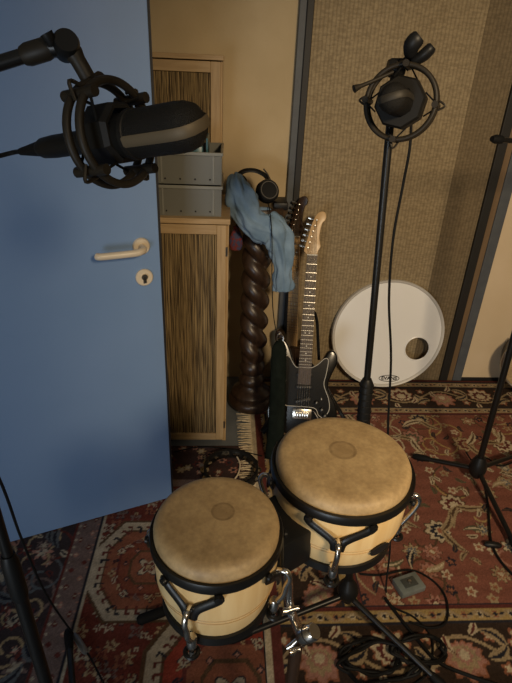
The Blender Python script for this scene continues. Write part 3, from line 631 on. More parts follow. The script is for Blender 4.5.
# ------------------------------------------------------------------ guitars
def guitar(label, bot, top, nrm, strat=True, sc=1.0):
    """local x right, y up along the neck, z towards the viewer; heel of the body at y = 0"""
    ya = (Vector(top) - Vector(bot)).normalized(); za = Vector(nrm); za = (za - ya * za.dot(ya)).normalized(); xa = ya.cross(za)
    M = Matrix(((xa.x, ya.x, za.x, bot[0]), (xa.y, ya.y, za.y, bot[1]), (xa.z, ya.z, za.z, bot[2]), (0, 0, 0, 1)))
    t = thing('electric_guitar', label, 'guitar', M=M @ Matrix.Scale(sc, 4))
    ol = [(0, 0), (.075, .004), (.128, .030), (.154, .082), (.147, .140), (.118, .195), (.108, .235), (.124, .285), (.140, .325), (.138, .362), (.118, .384), (.096, .374), (.078, .340), (.052, .312), (.030, .302), (-.030, .302), (-.046, .318), (-.058, .350), (-.078, .398), (-.104, .424), (-.130, .416), (-.140, .380), (-.132, .320), (-.114, .258), (-.118, .205), (-.146, .148), (-.158, .088), (-.136, .034), (-.080, .004)]
    if not strat: ol = [(x * .7, y * .70) for x, y in ol]
    olc = [(v.x, v.y) for v in smooth_path([(x, y, 0) for x, y in ol], 4, True)]
    body = obj('body', prism(bmesh.new(), olc, 0, .044, .008), 'black_gloss' if strat else 'dark_wood', t, angle=35)
    if strat:
        pg = [(.020, .300), (.055, .318), (.082, .345), (.100, .340), (.095, .280), (.088, .230), (.112, .170), (.118, .120), (.095, .085), (.072, .095), (.050, .125), (-.050, .128), (-.078, .135), (-.085, .190), (-.080, .240), (-.092, .300), (-.088, .345), (-.070, .345), (-.048, .312), (-.030, .300)]
        pgc = [(v.x, v.y) for v in smooth_path([(x, y, 0) for x, y in pg], 4, True)]
        g = obj('pickguard', prism(bmesh.new(), pgc, .044, .0462), 'black_gloss', t, False)
        obj('white_edging', tube(bmesh.new(), [(x, y, .0458) for x, y in pgc], .0016, 6, True), 'pearl', g)
        for y, sk in ((.270, 0), (.215, 0), (.155, .006)):
            b = bmesh.new(); bx(b, (-.036, y - .009, .046), (.036, y + .009, .053), .004); bmesh.ops.rotate(b, verts=b.verts, cent=(0, y, 0), matrix=Matrix.Rotation(math.radians(12 if sk else 0), 3, 'Z'))
            pk = obj('pickup', b, 'black_plastic', t)
            for q in range(6): obj('pole_piece', lathe(bmesh.new(), [(0, 0), (.0026, 0), (.0024, .001), (0, .001)], 8, Matrix.Translation((-.026 + q * .0104, y + (sk and (-.026 + q * .0104) * .21), .053))), 'nickel', pk)
        for x, y in ((.060, .148), (.085, .118), (.100, .092)):
            kb = obj('control_knob', lathe(bmesh.new(), [(0, .046), (.0125, .046), (.0115, .052), (.009, .060), (.008, .0605), (0, .0605)], 20, Matrix.Translation((x, y, 0))), 'black_plastic', t)
            obj('knob_mark', box((x - .0008, y, .0604), (x + .0008, y + .008, .0612)), 'pearl', kb, False)
        sw = obj('selector_switch', box((.078, .165, .046), (.082, .172, .062), .001), 'pearl', t)
        br = obj('bridge', box((-.042, .072, .044), (.042, .118, .049), .002), 'nickel', t)
        for q in range(6): obj('saddle', box((-.0315 + q * .0105, .080, .049), (-.0225 + q * .0105, .104, .0555), .001), 'chrome', br)
        obj('tremolo_arm', tube(bmesh.new(), smooth_path([(.040, .108, .046), (.050, .112, .062), (.075, .075, .068), (.10, .02, .066)], 5), .0022, 8), 'chrome', br)
        obj('output_jack', lathe(bmesh.new(), [(0, .044), (.014, .044), (.012, .048), (.005, .0485), (0, .046)], 18, Matrix.Translation((.112, .062, 0))), 'chrome', t)
        obj('strap_button', lathe(bmesh.new(), [(0, 0), (.005, 0), (.003, .006), (.007, .010), (0, .011)], 12, Matrix.Translation((-.100, .420, .022)) @ Matrix.Rotation(-PI / 2, 4, 'X')), 'chrome', t)
    nut = .79
    # neck, fingerboard
    b = bmesh.new()
    vs = []
    for y in (.235, nut):
        w_ = .028 if y < .3 else .0215
        vs.append([b.verts.new((x, y, z)) for x, z in ((-w_, .046 if y < .3 else .05), (-w_ * .8, .034), (0, .030), (w_ * .8, .034), (w_, .046 if y < .3 else .05))])
    A, B = vs
    for k_ in range(5): b.faces.new((A[k_], A[(k_ + 1) % 5], B[(k_ + 1) % 5], B[k_]))
    b.faces.new(A[::-1]); b.faces.new(B); bmesh.ops.recalc_face_normals(b, faces=b.faces)
    nk = obj('neck', b, 'maple', t, angle=60)
    fb = obj('fingerboard', prism(bmesh.new(), [(-.0285, .228), (.0285, .228), (.0215, nut), (-.0215, nut)], .046, .055), 'rosewood' if strat else 'maple', t, False)
    L_ = nut - .098
    for i in range(1, 22):
        y = nut - L_ * (1 - 2 ** (-i / 12)); w_ = .0215 + (.0285 - .0215) * (nut - y) / (nut - .228)
        obj('fret', box((-w_, y - .0011, .055), (w_, y + .0011, .0563)), 'nickel', fb, False)
        if i in (3, 5, 7, 9, 15, 17, 19, 12):
            ym = nut - L_ * (1 - 2 ** (-(i - .5) / 12))
            for x in ((-.009, .009) if i == 12 else (0,)): obj('inlay_dot', lathe(bmesh.new(), [(0, .055), (.0032, .055), (.003, .0555), (0, .0555)], 10, Matrix.Translation((x, ym, 0))), 'pearl', fb)
    obj('nut', box((-.0215, nut - .002, .052), (.0215, nut + .003, .0575)), 'pearl', t, False)
    hs = [(-.0215, nut), (.0215, nut), (.024, nut + .018), (.034, nut + .038), (.030, nut + .055), (.026, nut + .085), (.034, nut + .135), (.046, nut + .150), (.050, nut + .168), (.042, nut + .184), (.026, nut + .186), (.008, nut + .172), (-.010, nut + .130), (-.024, nut + .070), (-.034, nut + .030), (-.036, nut + .016), (-.028, nut + .008)]
    hsc = hs[:2] + [(v.x, v.y) for v in smooth_path([(x, y, 0) for x, y in hs[2:]], 3)]
    hd = obj('headstock', prism(bmesh.new(), hsc, .034, .049, .002), 'maple' if strat else 'dark_wood', t, angle=35)
    for q in range(6):
        f_ = q / 5; px, py = -.020 + f_ * .030, nut + .030 + f_ * .118
        tn = obj('tuner_post', lathe(bmesh.new(), [(0, .049), (.0048, .049), (.0048, .052), (.003, .053), (.003, .062), (0, .062)], 10, Matrix.Translation((px, py, 0))), 'chrome', hd)
        obj('tuner_button', tube(bmesh.new(), [(px - .012, py + .004, .040), (px - .021, py + .006, .040), (px - .024, py + .007, .040), (px - .036, py + .010, .040)], [.003, .003, .0075, .0065], 8), 'nickel', hd)
        x0_ = -.026 + q * .0104; xn = -.0165 + q * .0066
        obj('string', tube(bmesh.new(), [(x0_, .098, .0575), (xn, nut, .0585), (px, py, .0585)], .00075, 4), 'nickel', t, False)
    return t
gb = Vector((.364, 1.925, .035)); gt = at(314, 214, 2.33)
g1 = guitar('glossy black electric guitar with dark fingerboard and maple headstock leaning on the woven mat', gb, gt, (-.10, -1, .1), sc=1.05)
# strap loop at the guitar's right side
obj('strap', tube(bmesh.new(), smooth_path([local(g1, p) for p in (at(309, 345, 2.16), at(311, 322, 2.18), at(314, 312, 2.19), at(317, 322, 2.17), at(318, 340, 2.15), at(319, 360, 2.12))], 5), .007, 8, flat=.3), 'black_soft', g1)
g2b = Vector((.375, 2.335, .06)); g2t = at(300, 206, 2.44)
g2 = guitar('second guitar with bare maple neck and dark headstock standing behind the black guitar', g2b, g2t, (-.45, -1, .1), False)

# tubular stand under the black guitar
gs = thing('guitar_stand', 'black tubular guitar stand under the glossy black guitar', 'guitar stand', (.40, 2.2, 0))
lc = lambda p: Vector(p) - Vector((.40, 2.2, 0))
fo = fl(262, 432, .026)
def tb(name, pts, r, m, parent, n=5, seg=8): return obj(name, tube(bmesh.new(), smooth_path([lc(p) for p in pts], n), r, seg), m, parent)
for p_end in (fo, Vector((.62, 1.93, .026))):
    lg = tb('leg', [(.40, 2.14, .32), (.40 + (p_end.x - .40) * .5, 2.07, .17), p_end], .010, 'black_metal', gs)
    d = (p_end - Vector((.40, 2.07, .17))).normalized()
    obj('rubber_foot', tube(bmesh.new(), [lc(p_end - d * .06), lc(p_end - d * .03), lc(p_end)], [.014, .017, .015], 10), 'black_rubber', lg)
tb('upright', [(.40, 2.14, .32), (.41, 2.34, .024)], .010, 'black_metal', gs)
for x in (.31, .43): tb('cradle_arm', [(.40, 2.18, .26), (x, 2.12, .14), (x, 2.02, .020), (x, 1.90, .018), (x, 1.875, .045)], .007, 'black_metal', gs)

# narrow dark green bag leaning by the guitar
b = bmesh.new(); cs = smooth_path([at(281, 340, 1.97), at(279, 352, 1.95), at(278, 385, 1.90), at(276, 430, 1.84), at(273, 459, 1.775)], 6); n_ = len(cs)
wd = [.010 + .022 * min(1, (i / n_) * 5) + .008 * i / n_ for i in range(n_)]
tube(b, cs, wd, 16, flat=.55, up=(0, -1, 0))
t = obj('instrument_bag', b, 'green_cloth', angle=180); tag(t, 'narrow dark green fabric bag leaning beside the pedestal and black guitar', 'bag')
obj('carry_loop', tube(bmesh.new(), smooth_path([at(279, 343, 1.965), at(277, 338, 1.97), at(279, 334, 1.97), at(283, 336, 1.972), at(283, 343, 1.965)], 5), .003, 6), 'steel', t)

# ------------------------------------------------------------------ white bass drumhead
dc = at(388, 335, 2.395); Rd = .300
zax = Vector((-.02, -1, .15)); dM2 = frame_z(dc, zax, (1, 0, 0))
dh = thing('bass_drumhead', 'white bass drumhead with round port hole leaning against the woven mat', 'drumhead', M=dM2)
hc = Vector((0.168, -.075)); hr = .067
b = bmesh.new(); nS = 72
outer = [b.verts.new((.980 * Rd * math.cos(a * 2 * PI / nS), .980 * Rd * math.sin(a * 2 * PI / nS), 0)) for a in range(nS)]
inner = [b.verts.new((hc.x + hr * math.cos(a * 2 * PI / nS), hc.y + hr * math.sin(a * 2 * PI / nS), 0)) for a in range(nS)]
for a in range(nS): b.faces.new((outer[a], outer[(a + 1) % nS], inner[(a + 1) % nS], inner[a]))
obj('film', b, 'drum_film', dh)
obj('hoop', lathe(bmesh.new(), [(.955 * Rd, .001), (.975 * Rd, .009), (Rd, .011), (1.008 * Rd, .004), (1.008 * Rd, -.014), (.992 * Rd, -.014), (.985 * Rd, -.003)], 72, close=True), 'white_metal', dh)
b = bmesh.new(); torus(b, hr, .004, 48, 8, Matrix.Translation((hc.x, hc.y, 0))); obj('port_ring', b, 'drum_film', dh)
# maker's oval and lettering
oc = Vector((.036, -.252))
ov = obj('logo_oval', tube(bmesh.new(), [(oc.x + .056 * math.cos(a * PI / 24), oc.y + .0185 * math.sin(a * PI / 24), .0015) for a in range(48)], .0018, 6, True), 'ink', dh)
cu = bpy.data.curves.new('logo_lettering', 'FONT'); cu.body = 'EVANS'; cu.size = .029; cu.align_x = 'CENTER'; cu.align_y = 'CENTER'; cu.extrude = .0006; cu.offset = .0008
to = bpy.data.objects.new('tmp', cu); C.objects.link(to); dg = bpy.context.evaluated_depsgraph_get(); me = bpy.data.meshes.new_from_object(to.evaluated_get(dg)); bpy.data.objects.remove(to)
me.materials.clear(); me.materials.append(MATS['ink']); tx = bpy.data.objects.new('logo_lettering', me); C.objects.link(tx); tx.parent = dh; tx.location = (oc.x, oc.y, .0015); tx.scale = (1.0, .95, 1)

# second drum at the right edge
sdc = at(534, 366, 2.25); sd = thing('small_drum', 'round drum with pale head and dark hoop beyond the right-hand stand', 'drum', M=frame_z(sdc, (-.45, -1, .12), (1, 0, 0)))
obj('shell', lathe(bmesh.new(), [(.150, -.002), (.150, -.14), (.142, -.14), (.142, -.002)], 48, close=True), 'dark_wood', sd)
obj('head', lathe(bmesh.new(), [(0, .006), (.140, .006), (.150, .0), (.150, -.01), (0, -.004)], 48), 'skin_large', sd)
b = bmesh.new(); torus(b, .155, .007, 48, 8); obj('hoop', b, 'steel', sd)
for q in range(6):
    a = q * PI / 3 + .3; obj('tension_rod', tube(bmesh.new(), [(.158 * math.cos(a), .158 * math.sin(a), .008), (.158 * math.cos(a), .158 * math.sin(a), -.09)], .0035, 6), 'chrome', sd)

# ------------------------------------------------------------------ stands
def leg_with_foot(parent, a, b_, r=.011, m='black_metal'):
    a, b_ = Vector(a), Vector(b_); d = (b_ - a).normalized()
    lg = obj('leg', tube(bmesh.new(), [a, a + (b_ - a) * .5, b_ - d * .03], r, 10), m, parent)
    obj('rubber_foot', tube(bmesh.new(), [b_ - d * .075, b_ - d * .05, b_ - d * .012, b_], [r * 1.15, r * 1.45, r * 1.45, r * 1.0], 10), 'black_rubber', lg); return lg

# middle microphone stand
hub = fl(348, 590, .13); mtop = at(395, 70, 1.12)
ms = thing('microphone_stand', 'tall straight black microphone stand behind the bongos with a tripod base', 'mic stand', (hub.x, hub.y, 0))
lo = lambda p: Vector(p) - Vector((hub.x, hub.y, 0))
ax = (mtop - hub).normalized(); L_ = (mtop - hub).length
obj('lower_tube', tube(bmesh.new(), [lo(hub - ax * .05), lo(hub + ax * .60)], .0115, 14), 'black_metal', ms)
obj('upper_tube', tube(bmesh.new(), [lo(hub + ax * .58), lo(mtop)], .0085, 14), 'black_metal', ms)
def ratio_at(py_):      # height along the pole seen at image row
    best = min(range(200), key=lambda i: abs(proj_y(hub + ax * (L_ * i / 199)) - py_)); return L_ * best / 199
def proj_y(p):
    c_ = _M.transposed() @ (Vector(p) - CAM); return 341.5 - F * c_.y / -c_.z
k0, k1 = ratio_at(426), ratio_at(378)
ck = obj('clutch', tube(bmesh.new(), [lo(hub + ax * k0), lo(hub + ax * (k0 + .012)), lo(hub + ax * (k1 - .012)), lo(hub + ax * k1)], [.0135, .0175, .0165, .011], 16), 'black_plastic', ms)
for q in range(7):
    M_ = frame_z(lo(hub + ax * (k0 + .012 + (k1 - k0 - .03) * q / 6)), ax, (1, 0, 0)); b = bmesh.new(); torus(b, .0172, .0016, 18, 6, M_); obj('grip_ring', b, 'black_rubber', ck)
obj('hub', lathe(bmesh.new(), [(0, -.034), (.018, -.034), (.028, -.022), (.033, 0), (.028, .022), (.018, .036), (.013, .050), (0, .050)], 24, frame_z(lo(hub), ax, (1, 0, 0))), 'black_plastic', ms)
for e in (fl(455, 697, .024), fl(228, 641, .024), Vector((hub.x + .10, hub.y + .33, .024))):
    leg_with_foot(ms, lo(hub + Vector((0, 0, -.02))), lo(e), .0095)

# right microphone stand
hub3 = fl(478, 467, .10)
rs = thing('microphone_stand', 'black microphone stand on tripod legs at the right of the red rug', 'mic stand', (hub3.x, hub3.y, 0))
lo3 = lambda p: Vector(p) - Vector((hub3.x, hub3.y, 0))
ax3 = (at(513, 340, hub3.y + .01) - hub3).normalized(); top3 = hub3 + ax3 * 1.28
obj('pole', tube(bmesh.new(), [lo3(hub3 - ax3 * .04), lo3(top3)], .0125, 14), 'black_metal', rs)
obj('hub', lathe(bmesh.new(), [(0, -.05), (.018, -.05), (.032, -.03), (.036, 0), (.030, .03), (.018, .055), (0, .055)], 24, frame_z(lo3(hub3), ax3, (1, 0, 0))), 'black_plastic', rs)
for e in (fl(413, 456, .026), fl(520, 556, .026), fl(560, 440, .026)): leg_with_foot(rs, lo3(hub3 + Vector((0, 0, -.01))), lo3(e), .010)
obj('pivot', lathe(bmesh.new(), [(0, -.02), (.020, -.02), (.022, 0), (.020, .02), (0, .02)], 20, Matrix.Translation(lo3(top3)) @ Matrix.Rotation(PI / 2, 4, 'X')), 'black_plastic', rs)
be = at(494, 139, hub3.y - .10)
bm_ = obj('boom', tube(bmesh.new(), [lo3(be), lo3(top3), lo3(top3 + (top3 - be) * 1.2)], .0075, 12), 'black_metal', rs)
obj('end_cap', tube(bmesh.new(), [lo3(be + (top3 - be).normalized() * -.008), lo3(be + (top3 - be).normalized() * .006), lo3(be + (top3 - be).normalized() * .03)], [.008, .0125, .0115], 12), 'black_rubber', bm_)

# ------------------------------------------------------------------ microphones and shock mounts
def microphone(label, M, band_rot, band='mic_band'):
    """local z towards the head of the mic, origin in the middle of its shock mount"""
    t = thing('condenser_microphone', label, 'microphone', M=M)
    obj('body', lathe(bmesh.new(), [(0, -.062), (.017, -.062), (.021, -.056), (.0245, -.040), (.0245, .012), (.0262, .016), (0, .016)], 36), 'mic_body', t)
    obj('grille', lathe(bmesh.new(), [(0, .016), (.0255, .016), (.0262, .020), (.0262, .078), (.0254, .089), (.0222, .099), (.015, .106), (0, .109)], 40), 'mic_grille', t)
    b = bmesh.new()
    ca, sa = math.cos(band_rot), math.sin(band_rot)
    path = [(.0263, .018), (.0265, .078), (.0257, .090), (.0225, .100), (.0152, .1072), (0, .1104)]
    full = path + [(-x, z) for x, z in path[-2::-1]]
    tube(b, [(x * ca, x * sa, z) for x, z in full], .0062, 8, flat=.22, up=(ca, sa, 0)); obj('grille_band', b, band, t)
    obj('collar', lathe(bmesh.new(), [(.0262, .012), (.0275, .013), (.0275, .019), (.0262, .020)], 36, close=True), 'mic_body', t)
    return t
def shock_mount(label, M, joint, lug_rot=0.0, R=.066, cage=.040):
    t = thing('shock_mount', label, 'shock mount', M=M)
    for z in (-.010, .010):
        b = bmesh.new(); torus(b, R, .0048, 56, 10, Matrix.Translation((0, 0, z))); obj('outer_ring', b, 'hoop_bronze', t)
    for q in range(4):
        a = lug_rot + q * PI / 2
        M_ = Matrix.Rotation(a, 4, 'Z')
        lg = obj('lug', tube(bmesh.new(), [M_ @ Vector((R, 0, -.024)), M_ @ Vector((R, 0, .024))], .0062, 10), 'hoop_bronze', t)
        tip = obj('lug_hook', tube(bmesh.new(), smooth_path([M_ @ Vector((R, -.010, 0)), M_ @ Vector((R + .016, 0, 0)), M_ @ Vector((R, .010, 0))], 5), .0022, 6), 'hoop_bronze', t)
        for da in (-.42, .42):
            a2 = a + da; p1 = M_ @ Vector((R + .004, 0, .018 if da > 0 else -.018)); p2 = Vector((cage * math.cos(a2), cage * math.sin(a2), .012 if da > 0 else -.012))
            obj('elastic_cord', tube(bmesh.new(), [p1, p2], .0017, 6), 'black_soft', t)
    b = bmesh.new()
    cg = obj('inner_cage', lathe(bmesh.new(), [(.0275, -.022), (cage - .004, -.022), (cage, -.016), (cage, .016), (cage - .004, .022), (.0275, .022)], 8, close=True), 'mic_body', t, False)
    jl = M.inverted() @ Vector(joint)
    ang = math.atan2(jl.y, jl.x); pr = Vector((R * math.cos(ang), R * math.sin(ang), 0))
    obj('yoke', tube(bmesh.new(), smooth_path([pr + Vector((0, 0, -.016)), pr + Vector((math.cos(ang) * .004, math.sin(ang) * .004, 0)), (pr + jl) / 2 + Vector((0, 0, 0)), jl], 5), .0085, 10, flat=.7), 'hoop_bronze', t)
    return t

RT = _M.col[0].xyz; UP = _M.col[1].xyz; TW = _M.col[2].xyz        # axes of the room as the first microphone is aimed in them
# first microphone: large, on a boom from the left
m1a = CAM + _ray(78, 143) * (.625 / F); m1b = CAM + _ray(203, 124) * (.530 / F)
n1 = (m1b - m1a).normalized(); m1c = m1b - n1 * .110
m1M = frame_z(m1c, n1, UP)
microphone('dark condenser microphone with a brass band, lying sideways in front of the blue door', m1M, math.radians(-52))
j1 = m1c + (UP * .80 - RT * .52).normalized() * .074
shock_mount('bronze ring shock mount holding the sideways microphone before the blue door', m1M @ Matrix.Translation((.004, 0, -.021)), j1, math.radians(62), .0560, .035)
# stand of the first microphone
D1 = (j1 - CAM).y; q1 = at(66, 46, D1); bl = at(-30, 70, .515); pz = Vector((bl.x - .05, .565, 0))
pole_top = Vector((-.405, .56, 1.50)); pole_dir = (at(2, 535, .575) - at(46, 683, .55)).normalized()
pb0 = at(46, 683, .56); pole_bot = pb0 + pole_dir * ((.05 - pb0.z) / pole_dir.z); 
def _px(p):
    c_ = _M.transposed() @ (Vector(p) - CAM); return 256 + F * c_.x / -c_.z, 341.5 - F * c_.y / -c_.z
pole_top = min((pb0 + pole_dir * ((1.30 + .002 * i - pb0.z) / pole_dir.z) for i in range(200)), key=lambda p: abs(_px(p)[1] - (63 - .31 * _px(p)[0])))
ls = thing('microphone_stand', 'black boom microphone stand in front of the blue door carrying the sideways microphone', 'mic stand', (pole_bot.x, pole_bot.y, 0))
lo1 = lambda p: Vector(p) - Vector((pole_bot.x, pole_bot.y, 0))
kk = pb0 + pole_dir * ((.80 - pb0.z) / pole_dir.z)
obj('lower_tube', tube(bmesh.new(), [lo1(pole_bot), lo1(kk)], .0115, 14), 'black_metal', ls)
obj('upper_tube', tube(bmesh.new(), [lo1(kk), lo1(pole_top)], .0085, 14), 'black_metal', ls)
obj('clutch', tube(bmesh.new(), [lo1(kk - pole_dir * .05), lo1(kk - pole_dir * .04), lo1(kk + pole_dir * .035), lo1(kk + pole_dir * .05)], [.012, .0145, .0145, .011], 14), 'black_plastic', ls)
obj('hub', lathe(bmesh.new(), [(0, .05), (.02, .05), (.032, .08), (.034, .12), (.02, .17), (0, .17)], 20, Matrix.Translation(lo1(pole_bot) * 1.0 - Vector((0, 0, .05)))), 'black_plastic', ls)
hb1 = pole_bot + Vector((0, 0, .06))
for e in (fl(68, 630, .022), Vector((pole_bot.x - .28, pole_bot.y - .02, .022)), Vector((pole_bot.x + .12, pole_bot.y - .30, .022))): leg_with_foot(ls, lo1(hb1), lo1(e), .009)
obj('pivot', lathe(bmesh.new(), [(0, -.02), (.020, -.02), (.022, 0), (.020, .02), (0, .02)], 20, Matrix.Translation(lo1(pole_top)) @ Matrix.Rotation(PI / 2, 4, 'X')), 'black_plastic', ls)
be1 = at(26, 55, D1); bd = (be1 - pole_top).normalized()
bo = obj('boom', tube(bmesh.new(), [lo1(pole_top - bd * .25), lo1(be1)], .0080, 14), 'black_metal', ls)
obj('boom_collar', tube(bmesh.new(), [lo1(at(23, 56, D1)), lo1(at(28, 54.5, D1)), lo1(at(46, 49, D1)), lo1(at(52, 47, D1))], [.0100, .0120, .0120, .0100], 14), 'hoop_bronze', bo)
sw = obj('swivel_joint', lathe(bmesh.new(), [(0, -.013), (.0125, -.013), (.0145, -.008), (.0145, .008), (.0125, .013), (0, .013)], 24, frame_z(lo1(q1), TW * 1.0 + RT * .4, RT)), 'black_plastic', ls)
obj('thumb_screw', tube(bmesh.new(), [lo1(at(52, 46, D1 - .012)), lo1(at(49, 38, D1 - .014)), lo1(at(46, 33, D1 - .015))], [.004, .007, .0075], 10), 'black_plastic', sw)
obj('joint_arm', tube(bmesh.new(), smooth_path([lo1(q1), lo1(at(74, 54, D1)), lo1(j1)], 4), [.011] * 5 + [.009] * 4, 12), 'hoop_bronze', sw)
obj('joint_arm', tube(bmesh.new(), [lo1(at(50, 47.5, D1)), lo1(q1)], .0105, 12), 'black_metal', sw)
# its plug and cable
pm = lambda z: m1M @ Vector((0, 0, z))
xl = thing('cable_plug', 'dark cable plug fitted to the tail of the sideways microphone', 'plug', M=m1M)
obj('barrel', lathe(bmesh.new(), [(0, -.150), (.0095, -.150), (.0125, -.142), (.0138, -.120), (.0138, -.064), (.0120, -.0625), (0, -.0625)], 24), 'mic_body', xl)
obj('strain_relief', lathe(bmesh.new(), [(0, -.190), (.0045, -.190), (.0095, -.150), (0, -.150)], 20), 'black_rubber', xl)
c1 = [pm(-.190), pm(-.215), at(-40, 168, .70), at(-90, 195, .68), at(-105, 260, .66)] + [at(-60, 370, .66), at(-2, 476, .72), at(22, 540, .79), at(46, 594, .85), at(70, 630, .90)]
c1[-1] = fl(71, 631, .03); c1 += [fl(88, 654, .014), fl(100, 676, .014), fl(118, 710, .014)]
mc = obj('microphone_cable', tube(bmesh.new(), smooth_path(c1, 7), .0030, 8), 'black_rubber'); tag(mc, 'black cable drooping from the sideways microphone past its stand to the rug', 'cable')
pa, pb_ = fl(76, 637, .017), fl(85, 651, .017)
obj('cable_joiner', tube(bmesh.new(), [pa - (pb_ - pa) * .2, pa, pb_, pb_ + (pb_ - pa) * .15], [.005, .0095, .0095, .006], 14), 'grey_tape', mc)['label'] = 'grey metal cable joiner'

# second microphone on the middle stand, facing the room
m2c = at(401, 103, 1.065); n2 = ((CAM - m2c).normalized() * .97 + UP * .10 - RT * .16).normalized(); m2M = frame_z(m2c, n2, UP)
microphone('dark condenser microphone seen end-on above the bongos in front of woven mat', m2M, PI / 2 + .1, 'mic_band_dark')
j2 = at(401, 66, 1.085)
shock_mount('black ring shock mount on the tall middle stand in front of woven mat', m2M, j2, math.radians(-14), .065, .048)
sj = obj('stand_swivel', lathe(bmesh.new(), [(0, -.016), (.014, -.016), (.017, -.010), (.017, .010), (.014, .016), (0, .016)], 20, frame_z(lo(at(396, 68, 1.10)), RT, UP)), 'black_plastic', ms)
obj('tightening_bar', tube(bmesh.new(), [lo(at(393, 72, 1.08)), lo(at(373, 81, 1.07)), lo(at(361, 86, 1.065)), lo(at(354, 89, 1.062))], [.0035, .0035, .0040, .0075], 10), 'hoop_bronze', sj)
b = bmesh.new(); tube(b, [lo(at(404, 66, 1.09)), lo(at(411, 60, 1.085)), lo(at(417, 53, 1.08))], [.012, .013, .010], 12)
obj('clip_arm', b, 'black_plastic', sj)
cl = obj('microphone_clip', tube(bmesh.new(), smooth_path([lo(at(410, 56, 1.07)), lo(at(412, 45, 1.06)), lo(at(420, 36, 1.055))], 4), [.010, .012, .013, .0145, .0155, .0155, .015, .014, .011], 12, flat=.75), 'black_plastic', sj)
obj('clip_jaw', tube(bmesh.new(), smooth_path([lo(at(413, 62, 1.07)), lo(at(424, 55, 1.06)), lo(at(433, 46, 1.055))], 4), [.010, .012, .013, .014, .0150, .0150, .0145, .0135, .010], 12, flat=.75), 'black_plastic', sj)
c2 = [m2M @ Vector((0, 0, -.062)), m2M @ Vector((0, 0, -.13)), at(410, 146, 1.15), at(403, 185, 1.16), at(393, 240, 1.16), at(389, 300, 1.16), at(391, 360, 1.15), at(388, 430, 1.14), at(389, 500, 1.13), at(390, 548, 1.15)]
c2 += [fl(386, 590, .014), fl(392, 606, .014), fl(415, 618, .014), fl(432, 640, .014), fl(428, 672, .014), fl(405, 690, .014)]
o = obj('microphone_cable', tube(bmesh.new(), smooth_path(c2, 7), .0032, 8), 'black_rubber'); tag(o, 'black cable hanging beside the middle stand from the end-on microphone to the floor', 'cable')

# ------------------------------------------------------------------ bongos
ZH = 1.02
def bongo(parent, c, R, Hh, lugs, skin, name_lbl, pr0):
    lcn = Vector(c) - parent.location; T = Matrix.Translation(lcn)
    # origin of the shell at the middle of its head
    sh = obj('drum_shell', lathe(bmesh.new(), [(R * .985, -.030), (R * 1.005, -.050), (R * .985, -.095), (R * .90, -.135), (R * .82, -Hh), (R * .76, -Hh), (R * .84, -.13), (R * .90, -.09), (R * .91, -.03)], 56, close=True), 'shell_wood', parent)
    sh.location = lcn; sh['label'] = name_lbl
    obj('head', lathe(bmesh.new(), [(0, 0), (R * .80, -.0004), (R * .90, -.002), (R * .955, -.006), (R * .985, -.013), (R * .985, -.024), (R * .95, -.026), (0, -.010)], 64), skin, sh)
    obj('hoop', lathe(bmesh.new(), [(R * .99, -.021), (R * 1.042, -.020), (R * 1.056, -.023), (R * 1.056, -.033), (R * 1.045, -.036), (R * .985, -.036)], 64, close=True), 'black_metal', sh)
    rr = R * .84; obj('bottom_ring', lathe(bmesh.new(), [(rr - .002, -Hh + .012), (rr + .006, -Hh + .010), (rr + .007, -Hh - .004), (rr - .010, -Hh - .006), (rr - .014, -Hh)], 56, close=True), 'black_metal', sh)
    for zz in (-.098, -.105):
        b = bmesh.new(); k_ = R * (.978 if zz > -.1 else .966); torus(b, k_, .0009, 56, 6, Matrix.Translation((0, 0, zz))); obj('groove', b, 'groove', sh)
    for a in lugs:
        D = Vector((math.cos(a), math.sin(a), 0)); Tn = Vector((-math.sin(a), math.cos(a), 0)); Zv = Vector((0, 0, 1))
        v0 = D * (R * 1.045); low = D * (R * 1.075) - Zv * .080
        b = bmesh.new()
        for sg in (-1, 1):
            a2 = a + sg * .40; e0 = Vector((math.cos(a2), math.sin(a2), 0)) * (R * 1.058) - Zv * .034
            e1 = Vector((math.cos(a2), math.sin(a2), 0)) * (R * 1.055) - Zv * .046; e2 = D * (R * 1.062) + Tn * sg * .010 - Zv * .066
            tube(b, smooth_path([e0, e1, e2, low + Tn * sg * .004 - Zv * .004], 4), .0066, 8, flat=.40, up=D)
        br = obj('side_bracket', b, 'black_metal', sh)
        for sg in (-1, 1):
            a2 = a + sg * .40; obj('bracket_rivet', lathe(bmesh.new(), [(0, 0), (.006, 0), (.005, .004), (0, .005)], 10, frame_z(Vector((math.cos(a2), math.sin(a2), 0)) * (R * 1.06 + .002) - Zv * .038, Vector((math.cos(a2), math.sin(a2), 0)), Zv)), 'black_metal', sh)
        rb = rr + .016
        pts = [low + D * -.004 + Zv * .012, low + D * .008 + Zv * .014, low + D * .014 + Zv * .002, low + D * .010 - Zv * .016, D * (rb + .012) - Zv * (Hh - .040), D * (rb + .002) - Zv * (Hh - .015), D * rb - Zv * (Hh + .014)]
        hk = obj('tuning_hook', tube(bmesh.new(), smooth_path(pts, 5), .0042, 10), 'chrome', sh)
        n_ = obj('hook_nut', lathe(bmesh.new(), [(0, -.012), (.006, -.012), (.0075, -.006), (.0075, .010), (.006, .013), (0, .013)], 10, Matrix.Translation(D * rb - Zv * (Hh - .012))), 'chrome', sh)
        b = bmesh.new(); torus(b, .0085, .0035, 18, 8, Matrix.Translation(D * (rb + .001) - Zv * (Hh + .008))); obj('lug_eye', b, 'black_metal', sh)
    return sh
cR = fl(344, 454, ZH); cL = fl(217, 517, ZH)
RR, RL = .1095, .0870
mid = (cR + cL) / 2; mid.z = ZH - .10
bon = thing('bongo_drums', 'pair of pale wooden bongos with tan skins and black rims on a stand', 'bongos', (mid.x, mid.y, ZH - .17))
